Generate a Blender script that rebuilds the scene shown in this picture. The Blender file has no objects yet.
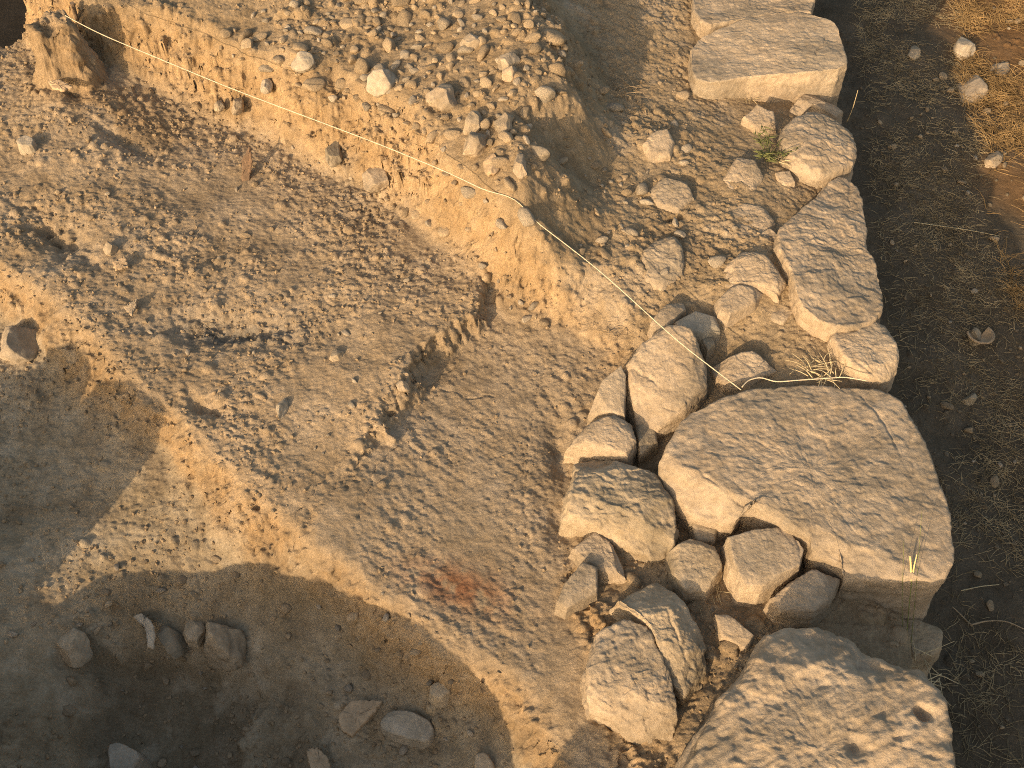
import bpy, math, random
import numpy as np
random.seed(7); RNG = np.random.default_rng(7)
C = bpy.context.scene.collection
SC = bpy.context.scene
R = math.radians

# ------------------------------------------------------------------ camera model: pixel of the photo + height -> point of the place
PITCH = R(52); FPX = 512 / math.tan(R(27)); CAMH = 2.0
def at(u, v, z=0.0):
    x = (u - 512) / FPX; q = -(v - 384) / FPX
    d = (x, math.cos(PITCH) + q * math.sin(PITCH), -math.sin(PITCH) + q * math.cos(PITCH))
    t = (z - CAMH) / d[2]
    return np.array([d[0] * t, d[1] * t, z])
def line(pts, z): return np.array([at(u, v, z)[:2] for u, v in pts])

SUN_AZ, SUN_EL = R(33.0), R(19.5)          # direction the light travels, from +y towards +x; height of the sun
LX, LY = math.sin(SUN_AZ), math.cos(SUN_AZ)

# ------------------------------------------------------------------ noise
def _h(ix, iy, iz, seed):
    n = (ix * np.int64(374761393) + iy * np.int64(668265263) + iz * np.int64(2147483647 // 3) + np.int64(seed * 1274126177 % 2147483647)) & 0x7fffffff
    n = ((n ^ (n >> 13)) * 1274126177) & 0x7fffffff
    n = ((n ^ (n >> 15)) * 668265263) & 0x7fffffff
    return n ^ (n >> 11)
def noise2(x, y, seed=0):
    ix = np.floor(x).astype(np.int64); iy = np.floor(y).astype(np.int64)
    fx = (x - ix).astype(np.float32); fy = (y - iy).astype(np.float32)
    ux = fx * fx * fx * (fx * (fx * 6 - 15) + 10); uy = fy * fy * fy * (fy * (fy * 6 - 15) + 10)
    def g(dx, dy):
        a = (_h(ix + dx, iy + dy, 0, seed) & 1023).astype(np.float32) * np.float32(2 * math.pi / 1024)
        return np.cos(a) * (fx - dx) + np.sin(a) * (fy - dy)
    a = g(0, 0); b = g(1, 0); c = g(0, 1); d = g(1, 1)
    return 1.4 * ((a + (b - a) * ux) * (1 - uy) + (c + (d - c) * ux) * uy)
def fbm2(x, y, f, octs, seed=0, gain=.5, ridge=False):
    s = 0; a = 1.0
    for o in range(octs):
        n = noise2(x * f + 17.3 * o, y * f - 9.1 * o, seed + o)
        if ridge: n = 1 - 2 * np.abs(n)
        s = s + a * n; a *= gain; f *= 2.03
    return s
def noise3(p, seed=0):
    i = np.floor(p).astype(np.int64); f = p - i
    u = f * f * f * (f * (f * 6 - 15) + 10)
    def v(dx, dy, dz):
        h = _h(i[..., 0] + dx, i[..., 1] + dy, i[..., 2] + dz, seed)
        gx = ((h & 255) / 127.5 - 1); gy = (((h >> 8) & 255) / 127.5 - 1); gz = (((h >> 16) & 255) / 127.5 - 1)
        return gx * (f[..., 0] - dx) + gy * (f[..., 1] - dy) + gz * (f[..., 2] - dz)
    L = lambda a, b, t: a + (b - a) * t
    x0 = L(L(v(0,0,0), v(1,0,0), u[...,0]), L(v(0,1,0), v(1,1,0), u[...,0]), u[...,1])
    x1 = L(L(v(0,0,1), v(1,0,1), u[...,0]), L(v(0,1,1), v(1,1,1), u[...,0]), u[...,1])
    return 1.3 * L(x0, x1, u[...,2])
def fbm3(p, f, octs, seed=0, gain=.5, ridge=False):
    s = 0; a = 1.0
    for o in range(octs):
        n = noise3(p * f + 11.7 * o, seed + o)
        if ridge: n = 1 - 2 * np.abs(n)
        s = s + a * n; a *= gain; f *= 2.07
    return s
def sstep(a, b, x):
    t = np.clip((x - a) / (b - a), 0, 1); return t * t * (3 - 2 * t)

# ------------------------------------------------------------------ signed distances (positive on the right hand of the walk)
def sd_line(X, Y, P, extend=True):
    P = np.array(P, float)
    if extend:
        d0 = P[0] - P[1]; d1 = P[-1] - P[-2]
        P = np.vstack([P[0] + d0 / np.linalg.norm(d0) * 30, P, P[-1] + d1 / np.linalg.norm(d1) * 30])
    best = np.full(X.shape, 1e9, np.float32); sg = np.ones(X.shape, np.float32)
    for a, b in zip(P[:-1], P[1:]):
        e = b - a; l2 = e @ e
        t = np.clip(((X - a[0]) * e[0] + (Y - a[1]) * e[1]) / l2, 0, 1)
        d = np.hypot(X - a[0] - t * e[0], Y - a[1] - t * e[1])
        cr = (Y - a[1]) * e[0] - (X - a[0]) * e[1]
        # at corners trust the segment the point projects inside of
        m = d < best - 1e-6
        best = np.where(m, d, best); sg = np.where(m, np.where(cr > 0, -1, 1), sg)
    return best * sg
def in_poly(X, Y, P):
    r = np.zeros(X.shape, bool); n = len(P)
    for i in range(n):
        x1, y1 = P[i]; x2, y2 = P[(i + 1) % n]
        if y1 == y2: continue
        c = ((y1 > Y) != (y2 > Y)) & (X < (x2 - x1) * (Y - y1) / (y2 - y1) + x1)
        r ^= c
    return r
def sd_poly(X, Y, P):
    P = np.array(P, float); Q = np.vstack([P, P[:1]])
    return np.abs(sd_line(X, Y, Q, False)) * np.where(in_poly(X, Y, P), -1, 1)
class Surf:                                   # thin-plate surface through control points given as photo pixel + height
    def __init__(s, ctrl, lam=.002):
        p = np.array([at(*c) for c in ctrl]); s.p = p[:, :2]; n = len(p)
        s.lo = s.p.min(0) - .15; s.hi = s.p.max(0) + .15
        A = np.zeros((n + 3, n + 3)); A[:n, :n] = s.k(s.p[:, None, 0] - s.p[None, :, 0], s.p[:, None, 1] - s.p[None, :, 1]) + lam * np.eye(n)
        A[:n, n] = 1; A[:n, n + 1:] = s.p; A[n, :n] = 1; A[n + 1:, :n] = s.p.T
        s.w = np.linalg.solve(A, np.concatenate([p[:, 2], [0, 0, 0]])).astype(np.float32)
    def k(s, dx, dy):
        r2 = dx * dx + dy * dy + 1e-9; return .5 * r2 * np.log(r2)
    def __call__(s, X, Y):
        X = np.clip(X, s.lo[0], s.hi[0]); Y = np.clip(Y, s.lo[1], s.hi[1]); n = len(s.p)
        z = s.w[n] + s.w[n + 1] * X + s.w[n + 2] * Y
        for i in range(n): z = z + s.w[i] * s.k(X - s.p[i, 0], Y - s.p[i, 1])
        return z

# ------------------------------------------------------------------ mesh + object helpers
def mesh_np(name, verts, quads=None, tris=None, smooth=True):
    me = bpy.data.meshes.new(name)
    verts = np.ascontiguousarray(verts, np.float32)
    me.vertices.add(len(verts)); me.vertices.foreach_set('co', verts.ravel())
    fs = []; starts = []; n = 0
    if quads is not None and len(quads): q = np.asarray(quads, np.int32); fs.append(q.ravel()); starts.append(n + 4 * np.arange(len(q))); n += q.size
    if tris is not None and len(tris): t = np.asarray(tris, np.int32); fs.append(t.ravel()); starts.append(n + 3 * np.arange(len(t))); n += t.size
    loops = np.concatenate(fs); st = np.concatenate(starts)
    me.loops.add(len(loops)); me.loops.foreach_set('vertex_index', loops)
    me.polygons.add(len(st)); me.polygons.foreach_set('loop_start', st.astype(np.int32))
    me.polygons.foreach_set('use_smooth', np.full(len(st), smooth))
    me.update(calc_edges=True); me.validate()
    return me
def link(name, me, mat, parent=None, loc=None):
    o = bpy.data.objects.new(name, me); C.objects.link(o)
    if mat is not None and len(me.materials) == 0: me.materials.append(mat)
    if parent: o.parent = parent
    if loc is not None: o.location = loc
    return o
def tag(o, label=None, cat=None, group=None, kind=None):
    if label: o['label'] = label
    if cat: o['category'] = cat
    if group: o['group'] = group
    if kind: o['kind'] = kind
    return o
def empty(name, loc):
    o = bpy.data.objects.new(name, None); C.objects.link(o); o.location = loc; o.empty_display_size = .05; return o

# ------------------------------------------------------------------ materials
def nt(m):
    m.use_nodes = True; return m.node_tree.nodes, m.node_tree.links
def mat_stone(name, col, col2, scale=1.0, bump=.62, rough=.92, dust=None, vary=.0):
    m = bpy.data.materials.new(name); N, L = nt(m); b = N['Principled BSDF']
    tc = N.new('ShaderNodeTexCoord'); mp = N.new('ShaderNodeVectorMath'); mp.operation = 'ADD'
    oi = N.new('ShaderNodeObjectInfo')
    mul = N.new('ShaderNodeVectorMath'); mul.operation = 'SCALE'; mul.inputs['Scale'].default_value = 40
    cx = N.new('ShaderNodeCombineXYZ')
    for k in range(3): L.new(oi.outputs['Random'], cx.inputs[k])
    L.new(cx.outputs[0], mul.inputs[0]); L.new(tc.outputs['Object'], mp.inputs[0]); L.new(mul.outputs[0], mp.inputs[1])
    def noise(s, det=6, r=.6):
        n = N.new('ShaderNodeTexNoise'); n.inputs['Scale'].default_value = s * scale; n.inputs['Detail'].default_value = det; n.inputs['Roughness'].default_value = r
        L.new(mp.outputs[0], n.inputs['Vector']); return n
    n1 = noise(9); n2 = noise(60, 8, .7); n3 = noise(260, 4, .7)
    r1 = N.new('ShaderNodeValToRGB'); r1.color_ramp.elements[0].position = .36; r1.color_ramp.elements[1].position = .66
    r1.color_ramp.elements[0].color = (*col2, 1); r1.color_ramp.elements[1].color = (*col, 1)
    L.new(n1.outputs['Fac'], r1.inputs['Fac'])
    r2 = N.new('ShaderNodeValToRGB'); r2.color_ramp.elements[0].position = .33; r2.color_ramp.elements[1].position = .6
    r2.color_ramp.elements[0].color = (.74, .71, .66, 1); r2.color_ramp.elements[1].color = (1, 1, 1, 1)
    L.new(n2.outputs['Fac'], r2.inputs['Fac'])
    mx = N.new('ShaderNodeMixRGB'); mx.blend_type = 'MULTIPLY'; mx.inputs[0].default_value = .8
    L.new(r1.outputs[0], mx.inputs[1]); L.new(r2.outputs[0], mx.inputs[2])
    n4 = noise(4.5, 5, .65); r4 = N.new('ShaderNodeValToRGB'); r4.color_ramp.elements[0].position = .40; r4.color_ramp.elements[1].position = .56
    r4.color_ramp.elements[0].color = (.78, .79, .79, 1); r4.color_ramp.elements[1].color = (1.04, 1, .95, 1); L.new(n4.outputs['Fac'], r4.inputs['Fac'])
    mx4 = N.new('ShaderNodeMixRGB'); mx4.blend_type = 'MULTIPLY'; mx4.inputs[0].default_value = 1; L.new(mx.outputs[0], mx4.inputs[1]); L.new(r4.outputs[0], mx4.inputs[2])
    out = mx4.outputs[0]
    if vary:
        mr = N.new('ShaderNodeMapRange'); mr.inputs[3].default_value = 1 - vary; mr.inputs[4].default_value = 1 + vary
        L.new(oi.outputs['Random'], mr.inputs[0])
        mv = N.new('ShaderNodeVectorMath'); mv.operation = 'SCALE'; L.new(out, mv.inputs[0]); L.new(mr.outputs[0], mv.inputs['Scale']); out = mv.outputs[0]
    L.new(out, b.inputs['Base Color'])
    b.inputs['Roughness'].default_value = rough; b.inputs['Specular IOR Level'].default_value = .15
    bp = N.new('ShaderNodeBump'); bp.inputs['Strength'].default_value = bump; bp.inputs['Distance'].default_value = .006
    bp2 = N.new('ShaderNodeBump'); bp2.inputs['Strength'].default_value = bump * .8; bp2.inputs['Distance'].default_value = .002
    L.new(n2.outputs['Fac'], bp.inputs['Height']); L.new(n3.outputs['Fac'], bp2.inputs['Height']); L.new(bp.outputs[0], bp2.inputs['Normal'])
    L.new(bp2.outputs[0], b.inputs['Normal'])
    return m
def mat_plain(name, col, rough=.8, var=.35, scale=80, trans=0.0):
    m = bpy.data.materials.new(name); N, L = nt(m); b = N['Principled BSDF']
    tc = N.new('ShaderNodeTexCoord'); n = N.new('ShaderNodeTexNoise'); n.inputs['Scale'].default_value = scale; n.inputs['Detail'].default_value = 3
    L.new(tc.outputs['Object'], n.inputs['Vector'])
    r = N.new('ShaderNodeValToRGB'); r.color_ramp.elements[0].position = .3; r.color_ramp.elements[1].position = .7
    r.color_ramp.elements[0].color = (*[c * (1 - var) for c in col], 1); r.color_ramp.elements[1].color = (*[min(1, c * (1 + var)) for c in col], 1)
    L.new(n.outputs['Fac'], r.inputs['Fac']); L.new(r.outputs[0], b.inputs['Base Color']); b.inputs['Roughness'].default_value = rough
    b.inputs['Specular IOR Level'].default_value = .2
    return m
def mat_soil(name, attr=True, col=(.36, .27, .17), bump=.7):
    m = bpy.data.materials.new(name); N, L = nt(m); b = N['Principled BSDF']
    tc = N.new('ShaderNodeTexCoord')
    def noise(s, det=6, r=.6):
        n = N.new('ShaderNodeTexNoise'); n.inputs['Scale'].default_value = s; n.inputs['Detail'].default_value = det; n.inputs['Roughness'].default_value = r
        L.new(tc.outputs['Object'], n.inputs['Vector']); return n
    n1 = noise(30, 8, .65); n2 = noise(190, 8, .75); n3 = noise(6, 4, .55)
    if attr:
        a = N.new('ShaderNodeVertexColor'); a.layer_name = 'soil'; src = a.outputs['Color']
    else:
        a = N.new('ShaderNodeRGB'); a.outputs[0].default_value = (*col, 1); src = a.outputs[0]
    def mult(src, n, lo, hi, p0=.3, p1=.7):
        r = N.new('ShaderNodeValToRGB'); r.color_ramp.elements[0].position = p0; r.color_ramp.elements[1].position = p1
        r.color_ramp.elements[0].color = (*lo, 1); r.color_ramp.elements[1].color = (*hi, 1); L.new(n.outputs['Fac'], r.inputs['Fac'])
        x = N.new('ShaderNodeMixRGB'); x.blend_type = 'MULTIPLY'; x.inputs[0].default_value = 1
        L.new(src, x.inputs[1]); L.new(r.outputs[0], x.inputs[2]); return x.outputs[0]
    src = mult(src, n1, (.74, .72, .68), (1.08, 1.08, 1.08)); src = mult(src, n2, (.7, .69, .67), (1.12, 1.12, 1.12)); src = mult(src, n3, (.86, .84, .8), (1.06, 1.06, 1.06))
    L.new(src, b.inputs['Base Color']); b.inputs['Roughness'].default_value = .96; b.inputs['Specular IOR Level'].default_value = .08
    b1 = N.new('ShaderNodeBump'); b1.inputs['Strength'].default_value = bump; b1.inputs['Distance'].default_value = .005
    L.new(n2.outputs['Fac'], b1.inputs['Height']); L.new(b1.outputs[0], b.inputs['Normal'])
    return m
M_soil = mat_soil('trench_soil'); M_bank = mat_soil('bank_soil', False); M_crumb = mat_soil('crumb_soil', False, (.40, .305, .2), .4)
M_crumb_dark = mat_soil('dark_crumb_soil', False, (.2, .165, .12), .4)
LIME, LIME2 = (.44, .365, .275), (.37, .295, .21)
M_lime = mat_stone('weathered_limestone', LIME, LIME2)
M_lime_pale = mat_stone('pale_limestone', (.49, .405, .30), (.40, .32, .23))
M_grey = mat_stone('grey_limestone', (.43, .36, .265), (.34, .275, .19))
M_white = mat_stone('whitish_stone', (.49, .43, .345), (.41, .35, .265))
M_pit = mat_stone('earthy_pit_stone', (.48, .40, .29), (.37, .295, .205))
M_peb = mat_stone('gravel_pebble', (.44, .355, .25), (.35, .265, .17), 2.0, .5, vary=.25)
M_peb_grey = mat_stone('grey_gravel_pebble', (.43, .375, .30), (.35, .295, .225), 2.0, .5, vary=.25)
M_sherd = mat_stone('fired_clay', (.52, .40, .27), (.43, .32, .21), 2.0, .2)
M_sherd_dark = mat_stone('brown_fired_clay', (.30, .2, .13), (.22, .15, .1), 2.0, .2)
M_string = mat_plain('string_fibre', (.60, .50, .35), .85, .15)
M_wood = mat_plain('weathered_wood', (.2, .14, .09))
M_straw = mat_plain('dry_straw', (.30, .195, .085), .75, .55, 14)
M_straw_pale = mat_plain('pale_dry_stalk', (.52, .42, .25), .7, .25, 20)
M_green = mat_plain('green_leaf', (.13, .14, .055), .6)
M_root = mat_plain('dry_root', (.36, .27, .17), .85)

# ------------------------------------------------------------------ terrain
def axis(lo, hi, step, far):
    a = np.arange(lo, hi, step); out = [a]; s = step; x = hi; ext = []
    while x < far: ext.append(x); s *= 1.28; x += s
    ext.append(far); ext2 = []; s = step; x = lo - step
    while x > -far: ext2.append(x); s *= 1.28; x -= s
    ext2.append(-far)
    return np.concatenate([np.array(ext2[::-1]), a, np.array(ext)])
XS = axis(-2.35, 2.45, .0037, 60.0)
ys = [.55]; 
while ys[-1] < 4.3: ys.append(ys[-1] + .0022 + .00058 * max(0, ys[-1]))
ya = np.array(ys); e1 = []; s = .01; x = ya[-1] + s
while x < 60: e1.append(x); s *= 1.28; x += s
e2 = []; s = .01; x = .55 - s
while x > -60: e2.append(x); s *= 1.28; x -= s
YS = np.concatenate([np.array(e2[::-1]), ya, np.array(e1)])
X, Y = np.meshgrid(XS.astype(np.float32), YS.astype(np.float32))
NX, NY = len(XS), len(YS)

plateau = Surf([(100,250,-.02),(20,200,-.01),(60,118,.03),(70,92,.05),(20,100,.03),(150,100,-.02),(250,170,-.05),(350,220,-.05),(450,290,-.035),(480,300,-.035),(200,330,-.06),(130,310,-.04),(0,255,-.02),
                (300,350,-.05),(400,390,-.042),(330,450,-.075),(250,420,-.065),(300,500,-.085),(350,480,-.09)])
midfloor = Surf([(540,310,-.09),(460,400,-.12),(400,500,-.115),(520,500,-.125),(480,600,-.135),(560,640,-.14),(340,500,-.09),(580,700,-.15),(500,330,-.105),(390,560,-.125)])
upper = Surf([(60,40,.19),(100,40,.185),(200,70,.16),(300,40,.19),(400,20,.21),(350,110,.18),(450,130,.21),(510,190,.21),(520,60,.28),(480,0,.26),(530,130,.26),(500,150,.24),(525,170,.25),(560,270,.03),(610,310,-.03),(540,240,.12),(440,170,.17)])
core = Surf([(620,50,.04),(620,150,.02),(650,250,-.01),(720,120,.0),(700,200,.0),(600,270,.0),(690,350,-.08),(640,400,-.08),(690,460,-.085),(600,500,-.10),(640,560,-.115),(720,640,-.115),
             (770,640,-.14),(880,640,-.25),(930,690,-.24),(600,620,-.14),(700,760,-.13),(660,10,.05),(800,140,-.03),(810,350,-.03),(760,320,-.035),(780,230,-.012),(740,200,.01),(830,180,-.035),(720,290,-.01),(770,95,-.04),(720,92,-.01),(835,105,-.06),(790,545,-.045),(740,515,-.055),(735,600,-.075),(825,560,-.055),(575,720,-.16),(715,545,-.06),(790,600,-.07),(760,595,-.05),(560,520,-.13)])
pit = Surf([(200,470,-.165),(120,520,-.205),(250,540,-.19),(50,450,-.18),(110,425,-.155),(320,585,-.22),(60,620,-.26),(150,600,-.27),(300,600,-.245),(400,680,-.29),(450,740,-.31),(300,720,-.35),(200,700,-.41),(120,730,-.41),(40,720,-.29),(250,640,-.32),(500,740,-.27),(0,400,-.165),(40,680,-.27),(350,640,-.28),(95,690,-.37)])

T_line = line([(-60,-110),(14,10),(28,66),(72,74),(95,80),(150,92),(215,116),(330,168),(396,212),(430,243),(465,275),(495,298),(525,306),(562,318),(592,342),(600,370),(580,400),(566,440),(565,520),(552,570),(556,610),(583,640),(586,700),(600,768),(600,830)], -.02)
S_line = line([(505,262),(492,282),(478,318),(440,345),(415,378),(385,430),(350,470),(300,520),(240,590)], -.06)
P_line = line([(-120,190),(0,258),(60,305),(120,350),(165,390),(220,450),(290,503),(340,543),(400,583),(460,622),(520,652),(560,684),(582,722),(596,768),(610,840)], -.07)
H_line = line([(470,-80),(512,0),(540,35),(545,65),(552,95),(530,112),(512,122),(516,150),(530,170),(520,200),(536,235),(552,275),(585,300)], .18)
W_line = line([(795,-120),(812,0),(826,60),(838,150),(852,250),(866,320),(882,380),(925,500),(936,600),(938,700),(942,768)], 0)
W_line = np.vstack([W_line, [[.95, .4], [.97, -1], [.97, -4]]])
D_line = line([(-150,50),(0,10),(28,-2),(60,-18),(88,-6),(122,-10),(150,-24),(250,-80)], .16)

wob = .020 * noise2(X * 7, Y * 7, 3) + .010 * noise2(X * 23, Y * 23, 5) + .005 * noise2(X * 60, Y * 60, 6)
sdS = sd_line(X, Y, S_line) + 1.3 * wob; sdT = sd_line(X, Y, T_line) + wob * .45 + .02 * noise2(X * 3.5, Y * 3.5, 19); sdP = sd_line(X, Y, P_line) + wob * .7
sdH = sd_line(X, Y, H_line) + .8 * wob; sdW = sd_line(X, Y, W_line); sdD = sd_line(X, Y, D_line) + wob
# walks run left-to-right / top-to-bottom: right-hand side positive
zL = plateau(X, Y); zM = midfloor(X, Y)
wM = sstep(-.03, .02, -sdS + .012 * fbm2(X, Y, 8, 2, 14) + .007 * fbm2(X, Y, 55, 3, 13))
z = zL + (np.minimum(zM, zL) - zL) * wM
zU = upper(X, Y) - .025; zCo = core(X, Y)
wC_ = sstep(-.04, .24, -sdH)
zB = zU * (1 - wC_) + zCo * wC_
tw = .18 + .08 * fbm2(X, Y, 4.5, 3, 9)
wB = sstep(-.01, 1, np.clip((-sdT) / tw, -1, 1)) 
z = z * (1 - wB) + zB * wB
zP = pit(X, Y)
pr = np.clip(sdP / (.15 + .06 * fbm2(X, Y, 4, 2, 11)), 0, 1)
wP = pr * pr * (3 - 2 * pr)
z = z * (1 - wP) + np.minimum(zP, z) * wP
hol = sd_poly(X, Y, line([(88,652),(150,655),(200,662),(240,668),(252,690),(235,730),(215,830),(85,830),(66,770),(78,720),(95,690)], -.33)) + .02 * fbm2(X, Y, 12, 3, 810)
z = z - .038 * sstep(.03, -.02, hol) * wP
# corner stub of unexcavated earth where the line is tied
cs = at(52, 27, .21); ds = np.hypot((X - cs[0]) / .085, (Y - cs[1]) / .075) + .3 * noise2(X * 9, Y * 9, 21) + .12 * noise2(X * 30, Y * 30, 22)
z = np.maximum(z, z * 0 + np.where(ds < 2.2, -.02 + .255 * np.clip((1.55 - ds) / .85, 0, 1) ** .9, -9))
zD = -.53 - .10 * sstep(3.2, 1.8, Y) + .03 * noise2(X * 1.7, Y * 1.7, 30) + .012 * noise2(X * 6, Y * 6, 31)
wW = sstep(-.01, .03, -sdW)
z = z * (1 - wW) + zD * wW
wD = sstep(.0, .09, -sdD) * (X < 0)
z = z * (1 - wD) + (-1.9) * wD
# behind the camera the old ground level again; far away a level field
lp = (X + .2) * LX + (Y + .05) * LY
wE = sstep(-.3, -.6, lp) * (wW < .5) * (X < .6); z = z * (1 - wE) + (-.22) * wE
rad = np.hypot(X, Y - 2); wF = sstep(5, 12, rad); z = z * (1 - wF) + (-.45 + .25 * noise2(X * .12, Y * .12, 70)) * wF
wX = sstep(.45, .75, X) * sstep(.62, .50, Y) * (1 - wW) * (Y > -4); z = z * (1 - wX) + (.03 + .03 * noise2(X * 4, Y * 4, 88)) * wX
ditch = wW; pitm = wP; up = wB * (1 - wW) * (1 - wP); heap = up * (1 - wC_); corem = up * wC_; mid = wM * (1 - wB) * (1 - wP); lefta = (1 - wM) * (1 - wB) * (1 - wP)
near = (rad < 6)
# face of the scarps
scarpP = np.clip(4 * wP * (1 - wP), 0, 1); scarpT = np.clip(4 * wB * (1 - wB), 0, 1) * (1 - wC_)
# shallow ashy hollow and gully on the left floor
def blob(u, v, zr, ru, rv, ang=0.0):
    c = at(u, v, zr); ca, sa = math.cos(ang), math.sin(ang); dx = X - c[0]; dy = Y - c[1]
    return np.exp(-(((dx * ca + dy * sa) / ru) ** 2 + ((-dx * sa + dy * ca) / rv) ** 2))
ash = blob(228, 330, -.06, .20, .055, -.1); burnt = blob(458, 586, -.13, .115, .05, -.35)
hn = np.clip(1 + .8 * fbm2(X, Y, 22, 3, 760), .1, 2)
z = z - hn * .030 * ash - hn * .035 * blob(55, 235, -.03, .16, .05, -.7) - .03 * blob(75, 95, 0, .1, .03, -1.0) - .02 * blob(125, 145, -.03, .12, .03, -.6)
z = z - .03 * blob(560, 450, -.12, .03, .09, 0.1) * (1 - ditch) - .07 * blob(676, 217, 0, .016, .009, .2) - .02 * blob(560,520,-.12,.03,.05) - hn * .02 * blob(205, 405, -.06, .06, .025, -.5)
for u, v, r_, h_ in ((660,143,.075,.035),(742,174,.085,.03),(662,258,.10,.035),(757,270,.12,.03),(743,295,.09,.02),(760,118,.07,.02),(770,240,.06,.02),(680,60,.08,.02),(650,40,.06,.02),(690,215,.07,.018),(600,220,.06,.02),(725,222,.06,.015)):
    z = z + .55 * h_ * blob(u, v, .0, r_, r_ * .8, .6) * (1 - ditch)
# noise relief
n_big = fbm2(X, Y, 5, 3, 100); n_mid = fbm2(X, Y, 20, 3, 120); n_fine = fbm2(X, Y, 75, 3, 140)
rdg = fbm2(X, Y, 28, 4, 160, .55, True)
k_rough = .42 * mid + .85 * lefta + 1.15 * heap + .85 * corem + .6 * wP + .5 * ditch
k_rough = k_rough * (1 - .55 * scarpP) * (1 - .35 * scarpT)
patch = np.clip(.5 + .75 * fbm2(X, Y, 3.2, 3, 400), 0, 1)
z = z + near * k_rough * (.010 * n_big + (.0012 + .0030 * patch) * n_mid + (.0011 + .0018 * patch) * n_fine + .0017 * fbm2(X, Y, 140, 2, 150)) + near * 4 * wC_ * (1 - wC_) * up * (.016 * fbm2(X, Y, 11, 4, 870)) + near * wP * (.0022 * fbm2(X, Y, 100, 2, 430) + .018 * fbm2(X, Y, 8, 4, 410) * np.clip(blob(250, 700, -.35, .45, .22) + blob(20, 720, -.3, .2, .15), 0, 1) + .004 * fbm2(X, Y, 40, 3, 420))
z = z + near * (.0012 * lefta + .0006 * mid + .0014 * corem + .0015 * heap) * (rdg - .6)
# flaky, trowel-torn surface: terraced noise facing the low light
ca_ = .82 * X - .57 * Y; cb_ = .57 * X + .82 * Y; tn = fbm2(.75 * ca_ + .2 * cb_, 1.25 * cb_, 34, 5, 200, .66)
terr = tn * 1.6; terr = np.floor(terr) + sstep(.55, 1, terr - np.floor(terr))
z = z + near * (.0022 * lefta + .0022 * mid + .0034 * corem) * terr * (.3 + .9 * patch)
vt = fbm2(X * 3.0, Y * 3.0, 12, 3, 230); z = z + near * (scarpP * .009 + scarpT * .014) * vt + near * (scarpP + scarpT) * .004 * fbm2(X, Y, 45, 3, 240)
sx = X * .8 + Y * .6; sy = -X * .6 + Y * .8
z = z + near * (mid + .4 * lefta + .5 * pitm) * (.0016 * fbm2(sx * .25, sy, 40, 3, 720) + .003 * fbm2(sx * .3, sy, 9, 2, 730)) * np.clip(.4 + fbm2(X, Y, 4, 2, 740), 0, 1.2)
# cracks
def crack(pts, zr, w, d):
    global z
    P = line(pts, zr); x0, y0 = P.min(0) - .05; x1, y1 = P.max(0) + .05
    i0, i1 = np.searchsorted(XS, [x0, x1]); j0, j1 = np.searchsorted(YS, [y0, y1])
    xx = X[j0:j1, i0:i1]; yy = Y[j0:j1, i0:i1]
    s = np.abs(sd_line(xx + .012 * noise2(xx * 35, yy * 35, 41), yy + .012 * noise2(xx * 35, yy * 35, 42), P, False))
    z[j0:j1, i0:i1] -= d * np.exp(-(s / (w * (.6 + .6 * np.abs(noise2(xx * 20, yy * 20, 43))))) ** 2)
for pts in ([(552,345),(540,385),(530,430),(528,480)], [(420,405),(440,390),(475,398),(492,395)], [(405,440),(375,475),(360,520)],
            [(462,420),(448,445),(452,470)], [(528,430),(522,480),(530,560)], [(560,330),(548,300),(590,310)], [(470,330),(455,365),(425,395)], [(300,520),(330,480),(390,425)], [(520,470),(505,500)]):
    crack(pts, -.12, .0024, .004)
# stamped clods and embedded grit
def stamp(x, y, r, h, e=1.0, a=0.0):
    i0, i1 = np.searchsorted(XS, [x - r * 1.3, x + r * 1.3]); j0, j1 = np.searchsorted(YS, [y - r * 1.3, y + r * 1.3])
    if i1 <= i0 or j1 <= j0: return
    dx = XS[i0:i1][None, :] - x; dy = YS[j0:j1][:, None] - y; ca, sa = math.cos(a), math.sin(a)
    p = (dx * ca + dy * sa) / r; q = (dy * ca - dx * sa) / (r * e)
    d2 = np.abs(p) ** 2.6 + np.abs(q) ** 2.6
    s = np.clip(1 - d2, 0, 1) ** .42
    w = z[j0:j1, i0:i1]; c = z[(j0 + j1) // 2, min((i0 + i1) // 2, NX - 1)]
    z[j0:j1, i0:i1] = np.maximum(w, np.where(s > 0, c - h * .15 + h * s + .15 * h * p, -99))
def idx(x, y): return min(np.searchsorted(YS, y), NY - 1), min(np.searchsorted(XS, x), NX - 1)
dens = np.clip(.75 * lefta + .12 * mid + 1.0 * heap + .22 * corem + .35 * wP + .5 * ditch - .1 * scarpP - .0 * scarpT, 0, 1) * np.clip(patch * 1.5 - .25 + .4 * n_big, .03, 1)
cnt = 0
while cnt < 14000:
    x = random.uniform(-1.95, 2.3); y = random.uniform(.56, 4.0)
    j, i = idx(x, y)
    if random.random() > dens[j, i]: continue
    if ditch[j, i] > .5 and cnt % 2: continue
    r = .0022 + .003 * random.random() + (.013 * random.random() ** 6) * (1.7 if heap[j, i] > .5 else 1.0 if wP[j, i] > .5 else 1)
    stamp(x, y, r, r * random.uniform(.3, .8), random.uniform(.55, 1), random.uniform(0, 3.14)); cnt += 1
z = z.astype(np.float32)

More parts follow.
